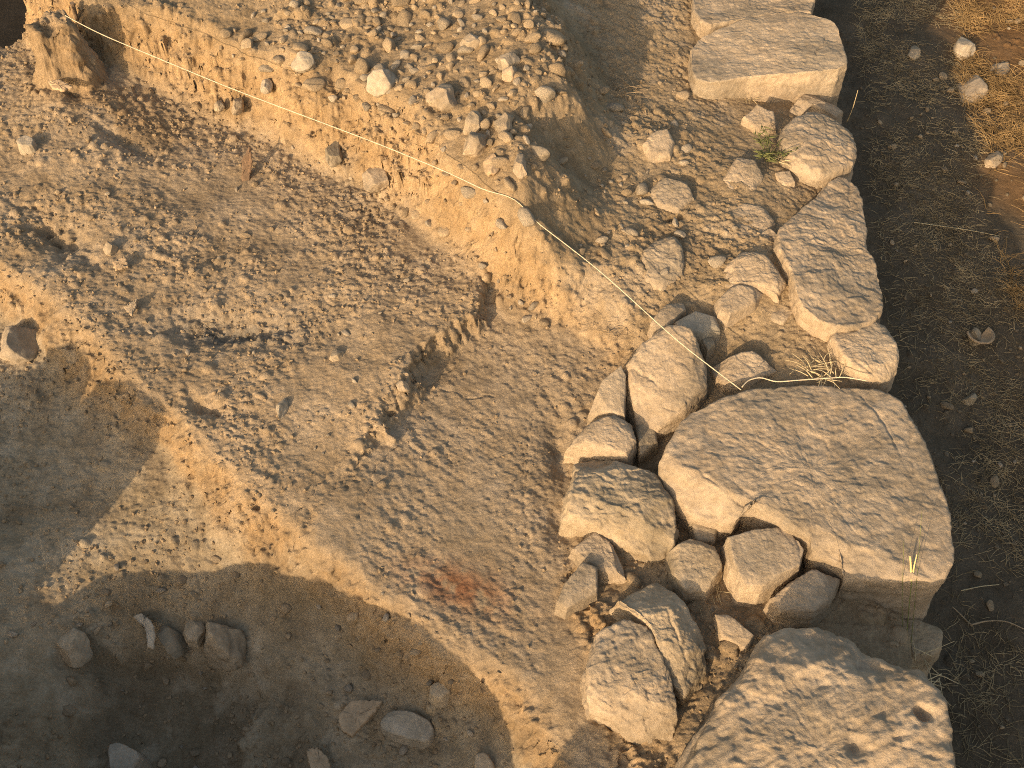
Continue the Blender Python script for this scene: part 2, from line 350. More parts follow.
# soil colours: earth tones by area, shade put in where noted
def lerpc(c, col, w): return c * (1 - w[..., None]) + np.array(col, np.float32) * w[..., None]
col = np.zeros((NY, NX, 3), np.float32) + np.array((.375, .285, .185), np.float32)
col = lerpc(col, (.415, .325, .225), np.clip(mid, 0, 1))
col = lerpc(col, (.435, .336, .228), np.clip(lefta, 0, 1))
col = lerpc(col, (.39, .30, .195), np.clip(corem, 0, 1))
col = lerpc(col, (.34, .245, .15), np.clip(blob(120, 110, 0, .30, .10, -.5) * 1.1 * lefta, 0, 1))
col = lerpc(col, (.43, .30, .17), np.clip(scarpP + scarpT, 0, 1) * .85)
col = lerpc(col, (.41, .335, .235), np.clip(wP * sstep(.7, 1, wP), 0, 1) * .9)
col = lerpc(col, (.285, .225, .15), np.clip(wP * (sstep(.02, -.02, hol) + .9 * blob(290, 600, -.25, .14, .05, -.3) + .6 * blob(370, 660, -.28, .12, .05, -.6)), 0, 1) * .85)  # hollow floor darkened in colour to make up for flat shading; two dark spots
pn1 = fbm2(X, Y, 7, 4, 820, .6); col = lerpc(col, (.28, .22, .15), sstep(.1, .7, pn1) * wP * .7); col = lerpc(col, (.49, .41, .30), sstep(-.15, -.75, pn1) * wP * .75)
pn2 = fbm2(X, Y, 5, 4, 840, .6); col = lerpc(col, (.46, .375, .28), sstep(.15, .8, pn2) * (lefta + mid + corem) * .55); col = lerpc(col, (.31, .235, .155), sstep(-.2, -.8, pn2) * (lefta + .5 * mid + corem) * .6)
col = lerpc(col, (.215, .2, .175), np.clip(ash * (.9 + .6 * n_mid), 0, 1) * .85)
col = lerpc(col, (.36, .17, .09), np.clip(burnt * .95 * sstep(-.35, .5, n_mid + .35), 0, 1))
col = lerpc(col, (.10, .075, .05), wD)  # drop-off floor painted dark to read as deep shade
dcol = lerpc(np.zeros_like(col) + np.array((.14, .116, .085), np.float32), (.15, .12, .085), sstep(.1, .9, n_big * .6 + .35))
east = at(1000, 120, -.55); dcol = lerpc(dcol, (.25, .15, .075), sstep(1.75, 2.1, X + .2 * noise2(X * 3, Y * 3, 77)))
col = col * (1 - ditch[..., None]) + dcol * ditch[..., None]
col *= (1 + .13 * n_big[..., None] * np.array((1, 1.0, 1.05), np.float32))
col = np.clip(col, .02, .8)

def hz(x, y):
    i = int(np.clip(np.searchsorted(XS, x) - 1, 0, NX - 2)); j = int(np.clip(np.searchsorted(YS, y) - 1, 0, NY - 2))
    fx = min(1, max(0, (x - XS[i]) / (XS[i + 1] - XS[i]))); fy = min(1, max(0, (y - YS[j]) / (YS[j + 1] - YS[j])))
    a = z[j, i] * (1 - fx) + z[j, i + 1] * fx; b = z[j + 1, i] * (1 - fx) + z[j + 1, i + 1] * fx
    return float(a * (1 - fy) + b * fy)
def on_ground(u, v):                     # the point of the terrain seen at a pixel
    lo = None; prev = 1.0
    for k in range(1, 260):
        zz = .5 - k * .0045; p = at(u, v, zz)
        if hz(p[0], p[1]) >= zz: return np.array([p[0], p[1], hz(p[0], p[1])])
    return at(u, v, -.55)

def build_terrain():
    V = np.stack([X, Y, z], -1).astype(np.float64)
    # steep earth faces crumble in all three directions
    gy, gx = np.gradient(z.astype(np.float64)); gx = gx / np.gradient(XS)[None, :]; gy = gy / np.gradient(YS)[:, None]
    slope = np.hypot(gx, gy); sm = np.clip(np.maximum(np.maximum(scarpP, scarpT), .8 * np.clip(4 * wM * (1 - wM), 0, 1) * (1 - wB) * (1 - wP)), 0, 1)
    sm = np.maximum(sm, sstep(2.4, 1.2, ds) * (ds < 2.4)) * near * (1 - ditch)
    m_ = sm > .03; p = V[m_]; nn = np.stack([-gx[m_], -gy[m_], np.ones(m_.sum())], -1); nn /= np.linalg.norm(nn, axis=1)[:, None]
    t1 = 1.5 * fbm3(p * np.array([1, 1, 2.2]), 16, 3, 600, .6); t1 = np.floor(t1) + sstep(.5, 1, t1 - np.floor(t1))
    d_ = .009 * fbm3(p, 9, 3, 610) + .006 * t1 + .0048 * fbm3(p, 60, 3, 620, .7) + .0016 * fbm3(p, 170, 1, 640) - .008 * np.clip(fbm3(p, 22, 2, 630, .5, True) - .9, 0, 1)
    V[m_] += nn * (d_ * np.clip(sm[m_] * 1.3, 0, 1))[:, None]
    V = V.reshape(-1, 3)
    ii = (np.arange(NY - 1)[:, None] * NX + np.arange(NX - 1)[None, :])
    Q = np.stack([ii, ii + 1, ii + NX + 1, ii + NX], -1)
    reg = np.zeros((NY, NX), np.int8)
    win = (X > -2.34) & (X < 2.43) & (Y > .56) & (Y < 4.25)
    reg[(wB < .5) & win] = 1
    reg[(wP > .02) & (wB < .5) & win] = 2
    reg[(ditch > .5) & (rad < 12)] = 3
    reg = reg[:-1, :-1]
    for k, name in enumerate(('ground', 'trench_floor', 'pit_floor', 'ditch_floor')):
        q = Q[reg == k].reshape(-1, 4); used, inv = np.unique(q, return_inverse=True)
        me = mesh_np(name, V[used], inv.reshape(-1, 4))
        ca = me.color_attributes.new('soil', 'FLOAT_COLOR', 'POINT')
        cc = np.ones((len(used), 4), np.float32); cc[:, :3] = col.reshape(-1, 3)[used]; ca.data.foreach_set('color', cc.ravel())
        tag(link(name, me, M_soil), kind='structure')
build_terrain()

# ------------------------------------------------------------------ stones
def chaikin(P, n=1):
    for _ in range(n):
        Q = np.roll(P, -1, 0); P = np.stack([.8 * P + .2 * Q, .2 * P + .8 * Q], 1).reshape(-1, P.shape[1])
    return P
def resample(P, n):
    Q = np.vstack([P, P[:1]]); d = np.concatenate([[0], np.cumsum(np.linalg.norm(np.diff(Q, axis=0), axis=1))])
    t = np.linspace(0, d[-1], n, endpoint=False)
    return np.stack([np.interp(t, d, Q[:, k]) for k in range(2)], 1)
def stone(name, label, cat, outline, zt, depth, mat=None, tilt=(0, 0), rnd=.02, rough=1.0, cuts=(), batter=.12, seed=0, dome=0.0, group=None, step=None, stri=0.0, flak=1.0, soft=1, world=False, pits=(), fac=1.0):
    P = np.array([at(u, v, zt)[:2] for u, v in outline]) if not world else np.array(outline, float)
    ar = np.sum(P[:, 0] * np.roll(P[:, 1], -1) - np.roll(P[:, 0], -1) * P[:, 1])
    if ar < 0: P = P[::-1]
    per = np.sum(np.linalg.norm(P - np.roll(P, -1, 0), axis=1))
    step = step or max(.0020, min(.0040, per / 300))
    P = chaikin(P, 0 if name in ('kerb_stone', 'inset_stone', 'fill_stone') else soft)
    n = int(max(48, per / step)); P = resample(P, n)
    c = P.mean(0); c = .5 * c + .5 * (P.max(0) + P.min(0)) / 2
    rad_ = np.linalg.norm(P - c, axis=1); maxr = rad_.max()
    # ragged outline
    ang = np.arange(n) / n * 2 * math.pi
    pr3 = np.stack([P[:, 0], P[:, 1], np.full(n, seed * .37)], -1)
    P = c + (P - c) * (1 + (.010 * rough * fbm3(pr3, 14, 3, seed + 3)) * min(1, .25 / maxr) * 2)[:, None]
    rnd = min(rnd * (.5 if name == 'kerb_stone' else .55), .4 * rad_.min())
    nr = int(max(14, maxr / step)); f = np.linspace(0, 1, nr + 1)[1:] ** .92
    # top rings end where the rounding ends at the outline; side rings go down
    Gx = c[0] + f[:, None] * (P[None, :, 0] - c[0]); Gy = c[1] + f[:, None] * (P[None, :, 1] - c[1])
    dist = (1 - f[:, None]) * np.linalg.norm(P - c, axis=1)[None, :]
    def top(x, y):
        t = zt + tilt[0] * (x - c[0]) + tilt[1] * (y - c[1]) - dome * ((x - c[0]) ** 2 + (y - c[1]) ** 2) / maxr ** 2
        for (a, b, slope, *o) in cuts:
            A = at(*a, zt)[:2]; B = at(*b, zt)[:2]; e = (B - A) / np.linalg.norm(B - A)
            s = (x - A[0]) * e[1] - (y - A[1]) * e[0] + .012 * noise2(np.asarray(x) * 18, np.asarray(y) * 18, seed + 5)
            t = np.minimum(t, t - slope * np.maximum(s, 0) + 0)
        return t
    rs = np.random.default_rng(seed + 500); t_extra = []
    for _ in range(0 if not fac else 7 if name == 'kerb_stone' else 5):
        a_ = rs.uniform(0, 6.283); rr_ = rs.uniform(.45, .8) * rad_.min() + .1 * maxr; t_extra.append((math.cos(a_), math.sin(a_), rr_, rs.uniform(.12, .5) * fac))
    top0 = top
    def top(x, y):
        t = top0(x, y)
        for (ca_, sa_, rr_, sl_) in t_extra:
            t = t - min(1, rough) * sl_ * np.maximum((x - c[0]) * ca_ + (y - c[1]) * sa_ - rr_ + .01 * noise2(np.asarray(x) * 15, np.asarray(y) * 15, seed + 7), 0)
        return t
    q = np.clip(rnd - dist, 0, rnd)
    Gz = top(Gx, Gy) - (rnd - np.sqrt(np.maximum(rnd * rnd - q * q, 0)))
    rows = [np.stack([Gx, Gy, Gz], -1)]
    ns = int(max(4, depth / (step * 1.3))); edge_z = Gz[-1]
    bt = batter * (1 + .5 * fbm3(np.stack([P[:, 0], P[:, 1], np.full(n, 3.3)], -1), 7, 2, seed + 9))
    for k in range(1, ns + 1):
        h = depth * k / ns
        nrm = (P - c) / np.linalg.norm(P - c, axis=1)[:, None]
        off = bt * h
        rows.append(np.stack([P[:, 0] + nrm[:, 0] * off, P[:, 1] + nrm[:, 1] * off, edge_z - h], -1)[None])
    G = np.concatenate(rows, 0)
    # displacement along normals (near the pole straight up)
    dr = np.gradient(G, axis=0); da = np.roll(G, -1, 1) - np.roll(G, 1, 1)
    nn = np.cross(dr, da); nn /= np.linalg.norm(nn, axis=-1, keepdims=True) + 1e-12
    wgt = np.concatenate([sstep(.9, .6, f), np.zeros(G.shape[0] - len(f))])[:, None, None] if rnd < .35 * rad_.min() else np.concatenate([sstep(.5, .2, f), np.zeros(G.shape[0] - len(f))])[:, None, None]
    nn = nn * (1 - wgt) + np.array([0, 0, 1.0]) * wgt; nn /= np.linalg.norm(nn, axis=-1, keepdims=True)
    pp = G + seed * 3.71
    sc = min(1.0, maxr / .16)
    amp = rough * sc
    D = amp * (.008 * fbm3(pp, 6, 2, seed) + .0017 * fbm3(pp, 30, 3, seed + 1, .6))
    D += amp * flak * .0030 * (lambda t: np.floor(t) + sstep(.6, 1, t - np.floor(t)))(1.7 * fbm3(pp * np.array([.8, 1.25, 1]), 15, 3, seed + 2))
    D -= amp * .006 * np.clip(fbm3(pp, 20, 2, seed + 4, .5, True) - 1.05, 0, 1)
    D += min(1, rough) * .0013 * fbm3(pp, 95, 3, seed + 6, .6)
    if maxr > .07:
        for _ in range(1 if maxr < .2 else 3):
            pn = rs.normal(size=3); pn[2] *= .35; pn /= np.linalg.norm(pn); o_ = rs.uniform(-.6, .6) * maxr
            dd = (G - np.array([c[0], c[1], zt])) @ pn - o_ + .02 * noise3(pp * 9, seed + 21) + .006 * noise3(pp * 40, seed + 22)
            gate = sstep(.05, .4, noise3(pp * 5 + o_ * 50, seed + 23))
            D -= gate * .0035 * np.exp(-(dd / .0035) ** 2) - gate * .0025 * rough * np.tanh(dd / .006) * np.exp(-np.abs(dd) / .08)
    bed = 1.6 * fbm3(pp * np.array([.6, .6, 3.0]), 14, 2, seed + 31); D += amp * .0035 * (np.floor(bed) + sstep(.7, 1, bed - np.floor(bed))) * .7
    if stri:
        an = at(700, 760, 0); dxs = (pp[..., 0] * .45 - pp[..., 1] * .9)
        D += stri * (.55 * noise3(np.stack([dxs * 24, (pp[..., 0] * .9 + pp[..., 1] * .45) * 2.2, pp[..., 2] * 5], -1), seed + 8) + .3 * noise3(np.stack([dxs * 60, (pp[..., 0] * .9 + pp[..., 1] * .45) * 5, pp[..., 2] * 9], -1), seed + 12))
    for (u, v, r, d) in pits:
        c3 = at(u, v, zt); D -= d * np.exp(-(((G[..., 0] - c3[0]) ** 2 + (G[..., 1] - c3[1]) ** 2) / r ** 2 * (1 + .7 * noise3(pp * 45, seed + 41))) ** 1.5)
    G = G + nn * D[..., None]
    cz = float(np.mean(G[0, :, 2]))
    base = np.array([c[0], c[1], float(zt - depth)])
    V = np.vstack([G.reshape(-1, 3), [[c[0], c[1], cz]], [[c[0], c[1], zt - depth - .01]]]) - base
    Rn = G.shape[0]; ii = np.arange(Rn - 1)[:, None] * n + np.arange(n)[None, :]; jj = np.arange(Rn - 1)[:, None] * n + (np.arange(n)[None, :] + 1) % n
    Q = np.stack([ii, ii + n, jj + n, jj], -1).reshape(-1, 4)
    k = np.arange(n); k2 = (k + 1) % n; ct = len(V) - 2; cb = len(V) - 1; lastr = (Rn - 1) * n
    T = np.vstack([np.stack([np.full(n, ct), k, k2], -1), np.stack([np.full(n, cb), lastr + k2, lastr + k], -1)])
    me = mesh_np(name, V, Q, T)
    o = link(name, me, mat or M_lime, None, base)
    return tag(o, label, cat, group)

ST = 'stone block'
big = stone('wall_block', 'largest flat-topped block of the wall, with the string along its back edge', ST,
  [(657,461),(668,440),(681,420),(694,407),(741,390),(790,382),(850,384),(887,387),(908,401),(922,427),(944,470),(958,528),(962,552),(946,577),(900,574),(850,572),(848,561),(815,548),(811,533),(786,525),(752,501),(735,515),(700,505),(672,482)],
  .0, .34, tilt=(-.02, .015), rnd=.02, rough=.75, dome=.012, cuts=[((640,452),(730,490),.5),((730,490),(830,548),.4)], batter=.05, seed=11, flak=.9, stri=.004, fac=0)
stone('wall_block', 'dressed rectangular block at the far end of the wall with a straight rough front face', ST,
  [(690,42),(730,22),(790,11),(822,17),(838,25),(844,48),(849,68),(800,73),(760,74),(712,81),(692,76)], .07, .62, M_lime_pale, tilt=(.02,.01), rnd=.008, rough=.6, seed=21, batter=.03, soft=1, fac=0)
stone('wall_block', 'flat wall slab behind the dressed far block, cut off by the photo', ST,
  [(690,6),(700,-40),(812,-45),(817,12),(790,12),(735,20),(705,26)], .075, .6, M_lime, rnd=.015, rough=.8, seed=22, batter=.03, fac=0)
stone('edge_stone', 'rounded bulging stone on the wall edge beside the green weed', 'stone',
  [(779,136),(786,120),(810,102),(836,113),(859,131),(860,154),(842,165),(818,170),(788,156)], .05, .6, M_lime, tilt=(-.05,.02), rnd=.04, fac=0, seed=23, batter=.06, dome=.02)
stone('edge_stone', 'thin flat stone wedged on the wall edge under the rounded bulging stone', 'stone',
  [(809,181),(812,170),(842,160),(848,168),(832,178)], -.005, .5, M_lime_pale, rnd=.008, seed=24, rough=.6)
stone('edge_stone', 'long ridged stone running along the wall edge, between thin flat stone and square corner stone', ST,
  [(844,166),(862,184),(870,222),(866,243),(878,258),(885,281),(886,314),(856,327),(824,325),(797,304),(790,272),(777,252),(775,236),(793,212),(812,196),(826,180)], .035, .6, M_lime, tilt=(-.08,-.01), rnd=.02, rough=1.0, seed=25, batter=.05, dome=.01, fac=0)
stone('edge_stone', 'square corner stone on the wall edge just behind the largest block', ST,
  [(828,333),(848,323),(886,319),(894,329),(904,358),(892,375),(864,372),(845,359)], .01, .6, M_lime_pale, tilt=(-.05,.03), rnd=.02, rough=.8, seed=26, batter=.05)
stone('inset_stone', 'flat cracked stone with dark gaps set into the hollow of the largest block', 'stone',
  [(728,537),(752,530),(786,527),(800,540),(805,549),(801,564),(764,583),(745,583),(734,562)], -.035, .2, M_lime_pale, tilt=(.02,.08), rnd=.008, rough=.6, seed=31)
stone('inset_stone', 'low stone at front corner of the largest block, beside the cracked inset stone', 'stone',
  [(812,568),(845,574),(834,600),(816,611),(782,607),(771,594),(790,579)], -.05, .2, M_lime, tilt=(0,.15), rnd=.025, rough=.9, seed=32)
stone('boulder', 'huge rough boulder with furrowed surface and a hole, in the bottom right corner', 'boulder',
  [(779,613),(827,616),(854,630),(872,646),(902,664),(926,668),(947,701),(953,740),(957,800),(952,880),(800,900),(690,850),(672,790),(684,757),(711,705),(745,662)], .07, .65, M_lime, tilt=(.12,-.02), rnd=.045, rough=.95, seed=33, dome=.01, stri=.013, flak=1.2, batter=.05,
  cuts=[((945,690),(740,655),.30),((880,800),(900,640),-.0)], fac=0, pits=((921,715,.015,.032),(858,748,.018,.015),(868,660,.03,.02)))
stone('kerb_stone', 'tall upright block with sunlit chipped front, lowest of the stones lining the trench', ST,
  [(595,630),(629,618),(647,626),(659,649),(677,682),(681,705),(677,745),(645,738),(612,712),(590,705),(586,667)], -.06, .3, M_lime, tilt=(.05,.10), rnd=.016, rough=1.0, seed=34, cuts=[((580,672),(690,715),.55)])
stone('kerb_stone', 'angular grey stone leaning between the tall upright block and the huge boulder', ST,
  [(616,596),(636,584),(659,572),(675,581),(692,607),(709,630),(713,662),(688,690),(666,670),(648,624)], -.04, .26, M_grey, tilt=(.0,.06), rnd=.018, rough=1.0, seed=35, cuts=[((690,690),(660,560),-.0)])
stone('kerb_stone', 'broad squarish stone with grey top and sunlit lower face, left of the largest block', ST,
  [(574,449),(602,444),(625,454),(659,469),(674,499),(681,523),(679,538),(655,545),(610,526),(567,508),(569,480)], -.03, .25, M_grey, tilt=(-.03,.03), rnd=.022, rough=1.1, seed=36, cuts=[((560,486),(690,536),.6)])
stone('kerb_stone', 'rounded loaf-like stone above the broad squarish stone at the trench edge', 'stone',
  [(565,438),(587,420),(617,411),(634,420),(637,438),(629,453),(600,447)], -.035, .2, M_lime_pale, tilt=(.03,.1), rnd=.03, rough=.7, seed=37, dome=.01)
stone('kerb_stone', 'small pale wedge-shaped stone leaning on the tall rock under the string', 'stone',
  [(589,405),(602,381),(621,368),(627,377),(626,411)], -.02, .2, M_lime_pale, tilt=(.0,.25), rnd=.012, rough=.6, seed=38)
stone('kerb_stone', 'tall smooth rock passed over by the string, next to the pale wedge', ST,
  [(627,362),(640,345),(666,331),(692,334),(707,360),(709,379),(689,401),(662,414),(640,411),(630,385)], .0, .25, M_lime, tilt=(.08,.35), rnd=.03, rough=.8, seed=39, flak=.6)
stone('kerb_stone', 'shaded narrow stone sunk in the gap between loaf-like stone and largest block', 'stone',
  [(634,414),(654,411),(659,440),(640,455)], -.075, .15, M_grey, tilt=(-.2,0), rnd=.02, rough=.7, seed=40)
stone('kerb_stone', 'small squared stone lying loose on the trench floor edge above the tall upright block', 'stone',
  [(556,600),(565,581),(584,562),(597,566),(598,589),(567,606)], -.075, .14, M_lime, tilt=(-.1,.1), rnd=.012, rough=.7, seed=41)
stone('kerb_stone', 'chipped elongated stone lying behind the small squared stone', 'stone',
  [(571,548),(595,531),(610,540),(625,560),(628,573),(606,571),(585,562)], -.085, .12, M_lime, tilt=(-.05,.1), rnd=.018, rough=1.0, seed=42)
stone('fill_stone', 'flat sunlit stone right under the string end behind the largest block', 'stone',
  [(713,357),(752,352),(781,367),(752,378),(726,381),(714,369)], -.03, .16, M_lime_pale, tilt=(0,.2), rnd=.014, rough=.9, seed=43)
stone('fill_stone', 'smooth whitish cobble under the string beside the tall smooth rock', 'cobble',
  [(674,320),(696,310),(717,315),(722,327),(704,334),(678,329)], -.01, .14, M_white, tilt=(0,.1), rnd=.03, rough=.4, seed=44)
stone('fill_stone', 'tilted sunlit stone with rounded back, uphill of the whitish cobble', 'stone',
  [(717,297),(730,286),(745,279),(767,289),(757,301),(731,312),(720,308)], .02, .16, M_lime, tilt=(.05,.2), rnd=.025, rough=.8, seed=45)
stone('fill_stone', 'largest of the stones in the wall core, peaked with a shaded side', 'stone',
  [(722,263),(741,247),(765,254),(779,266),(791,278),(783,292),(760,284),(738,281),(725,277)], .035, .18, M_lime, tilt=(.1,.15), rnd=.03, rough=1.2, seed=46)
stone('fill_stone', 'narrow upright stone just left of the whitish cobble', 'stone',
  [(651,320),(666,303),(685,299),(688,306),(660,330)], .0, .16, M_lime, tilt=(-.1,.25), rnd=.012, rough=.7, seed=47)
stone('fill_stone', 'tiny dark stone tucked below the whitish cobble', 'stone', [(700,336),(712,334),(716,343),(708,350)], -.03, .1, M_grey, rnd=.01, seed=48, rough=.6)
stone('fill_stone', 'buried boulder with rounded back showing in the wall core below the small black hole', 'stone',
  [(640,250),(655,236),(674,234),(684,248),(686,268),(664,282),(644,275)], .018, .15, M_lime, tilt=(.05,.2), rnd=.04, rough=1.2, seed=49)
stone('fill_stone', 'isolated dome-shaped cobble in the dusty wall core near the gravel shadow', 'cobble',
  [(642,142),(652,131),(668,129),(676,140),(672,152),(650,155)], .045, .12, M_lime_pale, tilt=(0,.2), rnd=.04, rough=.6, seed=50)
stone('fill_stone', 'flat half-buried stone left of the green weed', 'stone',
  [(720,177),(737,158),(756,160),(765,174),(757,188),(734,190)], .025, .12, M_lime, tilt=(.05,.2), rnd=.025, rough=1.0, seed=51)
stone('fill_stone', 'small tilted slab just below the green weed', 'stone', [(775,172),(790,170),(796,182),(780,186)], .01, .1, M_lime_pale, tilt=(.1,.1), rnd=.01, rough=.7, seed=52)
stone('fill_stone', 'low knobbly stone in front of dressed far block', 'stone', [(742,116),(756,106),(774,112),(778,124),(760,130)], .02, .1, M_lime, tilt=(0,.2), rnd=.02, seed=53)
stone('fill_stone', 'small sunlit chip in the hollow left of the largest block', 'stone', [(694,550),(704,546),(711,556),(703,566)], -.085, .08, M_lime_pale, rnd=.01, seed=54, rough=.5)
stone('fill_stone', 'triangular dusty stone between leaning grey stone and huge boulder', 'stone', [(714,614),(728,613),(755,634),(748,648),(722,636)], -.1, .1, M_lime_pale, tilt=(0,.1), rnd=.012, seed=55, rough=.6)
stone('fill_stone', 'smooth shaded stone in the gully between the broad squarish stone and cracked inset stone', 'stone', [(690,520),(706,508),(722,522),(716,540),(698,542)], -.085, .12, M_grey, rnd=.03, seed=56, rough=.8)
stone('foundation_stone', 'shaded stone at the foot of the largest block among dry stalks', 'stone', [(884,622),(915,615),(948,622),(944,655),(905,660),(888,645)], -.2, .35, M_grey, rnd=.03, seed=58, rough=1.2)
stone('fill_stone', 'small stone with a sunlit edge, between core stones and the long ridged stone', 'stone', [(755,236),(770,228),(784,238),(778,248),(762,246)], .01, .1, M_lime, tilt=(0,.2), rnd=.012, seed=59)
stone('fill_stone', 'flat stone sunk in dust beside the square corner stone', 'stone', [(800,322),(818,318),(828,330),(812,340),(798,334)], -.025, .1, M_lime, rnd=.012, seed=60)
stone('fill_stone', 'low dusty stone right of the tilted sunlit stone', 'stone', [(770,305),(788,298),(796,312),(784,322),(770,318)], -.02, .1, M_lime, rnd=.015, seed=61)

stone('fill_stone', 'low dusty stone filling the wall edge right in front of the dressed far block', 'stone', [(790,104),(806,92),(832,92),(846,106),(838,114),(812,104),(796,112)], -.01, .3, M_lime, rnd=.02, rough=.9, seed=62)
stone('fill_stone', 'dust-covered flat boulder in the wall core left of the long ridged stone', 'stone', [(722,214),(740,200),(764,204),(778,220),(768,238),(744,240),(726,230)], .012, .12, M_lime, tilt=(.04,.1), rnd=.04, rough=1.2, seed=63)
stone('fill_stone', 'dust-covered slab in the wall core between dome-shaped cobble and black hole', 'stone', [(646,186),(662,176),(688,180),(696,196),(680,208),(656,204)], .02, .12, M_lime, tilt=(.03,.12), rnd=.035, rough=1.2, seed=64)
stone('fill_stone', 'angular block wedged behind the cracked inset stone, left of the furrowed boulder', ST, [(668,548),(690,536),(716,544),(724,566),(708,590),(686,588),(672,570)], -.07, .2, M_grey, tilt=(.05,.08), rnd=.012, rough=.9, seed=65)
# stones of the pit, trench and section
def gz(u, v, dz): return float(on_ground(u, v)[2] + dz)
def gstone(name, label, cat, outline, dz, depth, mat, **k):
    u = sum(p[0] for p in outline) / len(outline); v = sum(p[1] for p in outline) / len(outline)
    return stone(name, label, cat, outline, gz(u, v, dz), depth, mat, **k)
def lump(name, label, cat, outline, dz, depth, mat, tilt=None, rnd=0, rough=.7, seed=0):
    """a loose or half-buried stone: a chipped ellipsoid of the outline's width, resting on the ground it is seen on"""
    import bmesh
    u = sum(p[0] for p in outline) / len(outline); v = sum(p[1] for p in outline) / len(outline); g = on_ground(u, v)
    P = np.array([at(a, b, g[2] + dz * .5)[:2] for a, b in outline]); c = P.mean(0)
    e, W = np.linalg.eigh(np.cov((P - c).T)); ax = W[:, 1]; a = math.atan2(ax[1], ax[0])
    q = (P - c) @ np.array([[math.cos(a), -math.sin(a)], [math.sin(a), math.cos(a)]])
    ra = np.ptp(q[:, 0]) / 2; rb = np.ptp(q[:, 1]) / 2; rc = max(min(dz * 1.1, rb), rb * .55)
    if rb < .45 * ra: rb = .45 * ra
    bm = bmesh.new(); bmesh.ops.create_icosphere(bm, subdivisions=5, radius=1); S = np.array([w_.co[:] for w_ in bm.verts]); r_ = np.random.default_rng(seed)
    for _ in range(9):
        n = r_.normal(size=3); n[2] = abs(n[2]) * .8; n /= np.linalg.norm(n); d = r_.uniform(.5, .88); t = S @ n; S = S - n * np.maximum(t - d, 0)[:, None] * .92
    S = S * (1 + .14 * fbm3(S + seed, 1.3, 2, seed) + rough * (.05 * fbm3(S + seed, 4, 3, seed + 1) + .022 * fbm3(S + seed, 12, 3, seed + 2)))[:, None]
    S = S * np.array([ra, rb, rc]) * (1.25 if name == 'pit_stone' else 1.06)
    for w_, p in zip(bm.verts, S): w_.co = p
    me = bpy.data.meshes.new(name); bm.to_mesh(me); bm.free(); me.polygons.foreach_set('use_smooth', np.full(len(me.polygons), True))
    o = link(name, me, mat, None, (c[0], c[1], g[2] + rc * .25)); o.rotation_euler = (0, 0, a)
    return tag(o, label, cat)
lump('pit_stone', 'rounded crumbly conglomerate stone standing on the shaded pit floor', 'stone', [(204,628),(212,622),(229,622),(244,640),(233,664),(212,661),(204,646)], .045, .12, M_pit, rnd=.03, rough=1.5, seed=71, tilt=(0,.15))
lump('pit_stone', 'grey blocky stone on the left rim of the pit hollow', 'stone', [(56,634),(72,628),(86,640),(88,655),(66,661),(57,652)], .03, .1, M_pit, rnd=.02, seed=72)
lump('pit_stone', 'smooth grey slab leaning in the pit beside the curved sherd', 'stone', [(154,624),(165,621),(180,632),(182,646),(166,653),(155,648)], .03, .1, M_grey, rnd=.015, seed=73, rough=.5, tilt=(.1,.2))
lump('pit_stone', 'dark grey stone touching the crumbly conglomerate stone', 'stone', [(181,622),(196,620),(204,630),(196,642),(184,640)], .02, .08, M_grey, rnd=.02, seed=74)
gstone('pit_stone', 'whitish chipped slab on the pit floor right of the flat tile', 'stone', [(379,720),(389,709),(411,711),(430,720),(434,729),(428,742),(404,737),(381,728)], .03, .07, M_white, rnd=.008, rough=.6, seed=75, tilt=(.0,.12))
gstone('pit_stone', 'pale two-faced stone in the pit hollow, cut by the bottom edge of the photo', 'stone', [(107,744),(117,741),(141,752),(128,775),(110,776)], .05, .1, M_white, rnd=.01, rough=.6, seed=76, tilt=(-.2,.2))
gstone('pit_stone', 'small square stone at the bottom edge near the sunlit slope', 'stone', [(475,753),(486,751),(497,768),(484,778),(474,768)], .03, .06, M_grey, rnd=.008, rough=.6, seed=77)
gstone('pit_stone', 'flat grey stone upslope of the whitish chipped slab', 'stone', [(430,683),(446,679),(452,690),(440,699),(429,694)], .015, .05, M_pit, rnd=.008, seed=78, rough=.6)
if hz(*at(8, 42, .02)[:2]) > -.2:
    lump('boulder', 'grey stone at the top left corner, left of the earth stub with the string', 'stone', [(-14,34),(4,26),(26,26),(30,46),(14,58),(-12,60)], .07, .1, M_grey, rough=1.0, seed=120)
lump('section_stone', 'pale stone sticking out of the earth slope at left edge of the photo', 'stone', [(-8,328),(4,319),(20,316),(37,322),(40,337),(22,352),(4,350),(-8,342)], .10, .14, M_lime_pale, rnd=.03, rough=1.0, seed=79, tilt=(0,.3))
lump('surface_stone', 'grey flat cobble, palest of the larger stones on the gravel heap', 'cobble', [(362,84),(374,72),(388,67),(398,74),(392,84),(376,91)], .035, .08, M_white, rnd=.025, rough=.4, seed=80, tilt=(0,.15))
lump('surface_stone', 'broad rounded cobble near the middle of the gravel heap', 'cobble', [(424,96),(432,85),(448,82),(460,90),(458,101),(438,104)], .04, .09, M_lime, rnd=.03, rough=.5, seed=81)
lump('surface_stone', 'round cobble standing out at the right crest of the gravel heap', 'cobble', [(498,58),(502,50),(512,49),(520,57),(516,65),(504,65)], .045, .09, M_lime_pale, rnd=.03, rough=.4, seed=82)
lump('surface_stone', 'small flat cobble below the round cobble on the gravel crest', 'cobble', [(500,70),(508,65),(518,67),(516,74),(504,76)], .025, .07, M_lime, rnd=.015, rough=.5, seed=83)
lump('surface_stone', 'knobbed cobble on the lower gravel slope just above the string', 'cobble', [(492,124),(498,113),(509,112),(512,124),(504,131)], .04, .09, M_lime, rnd=.025, rough=.6, seed=84)
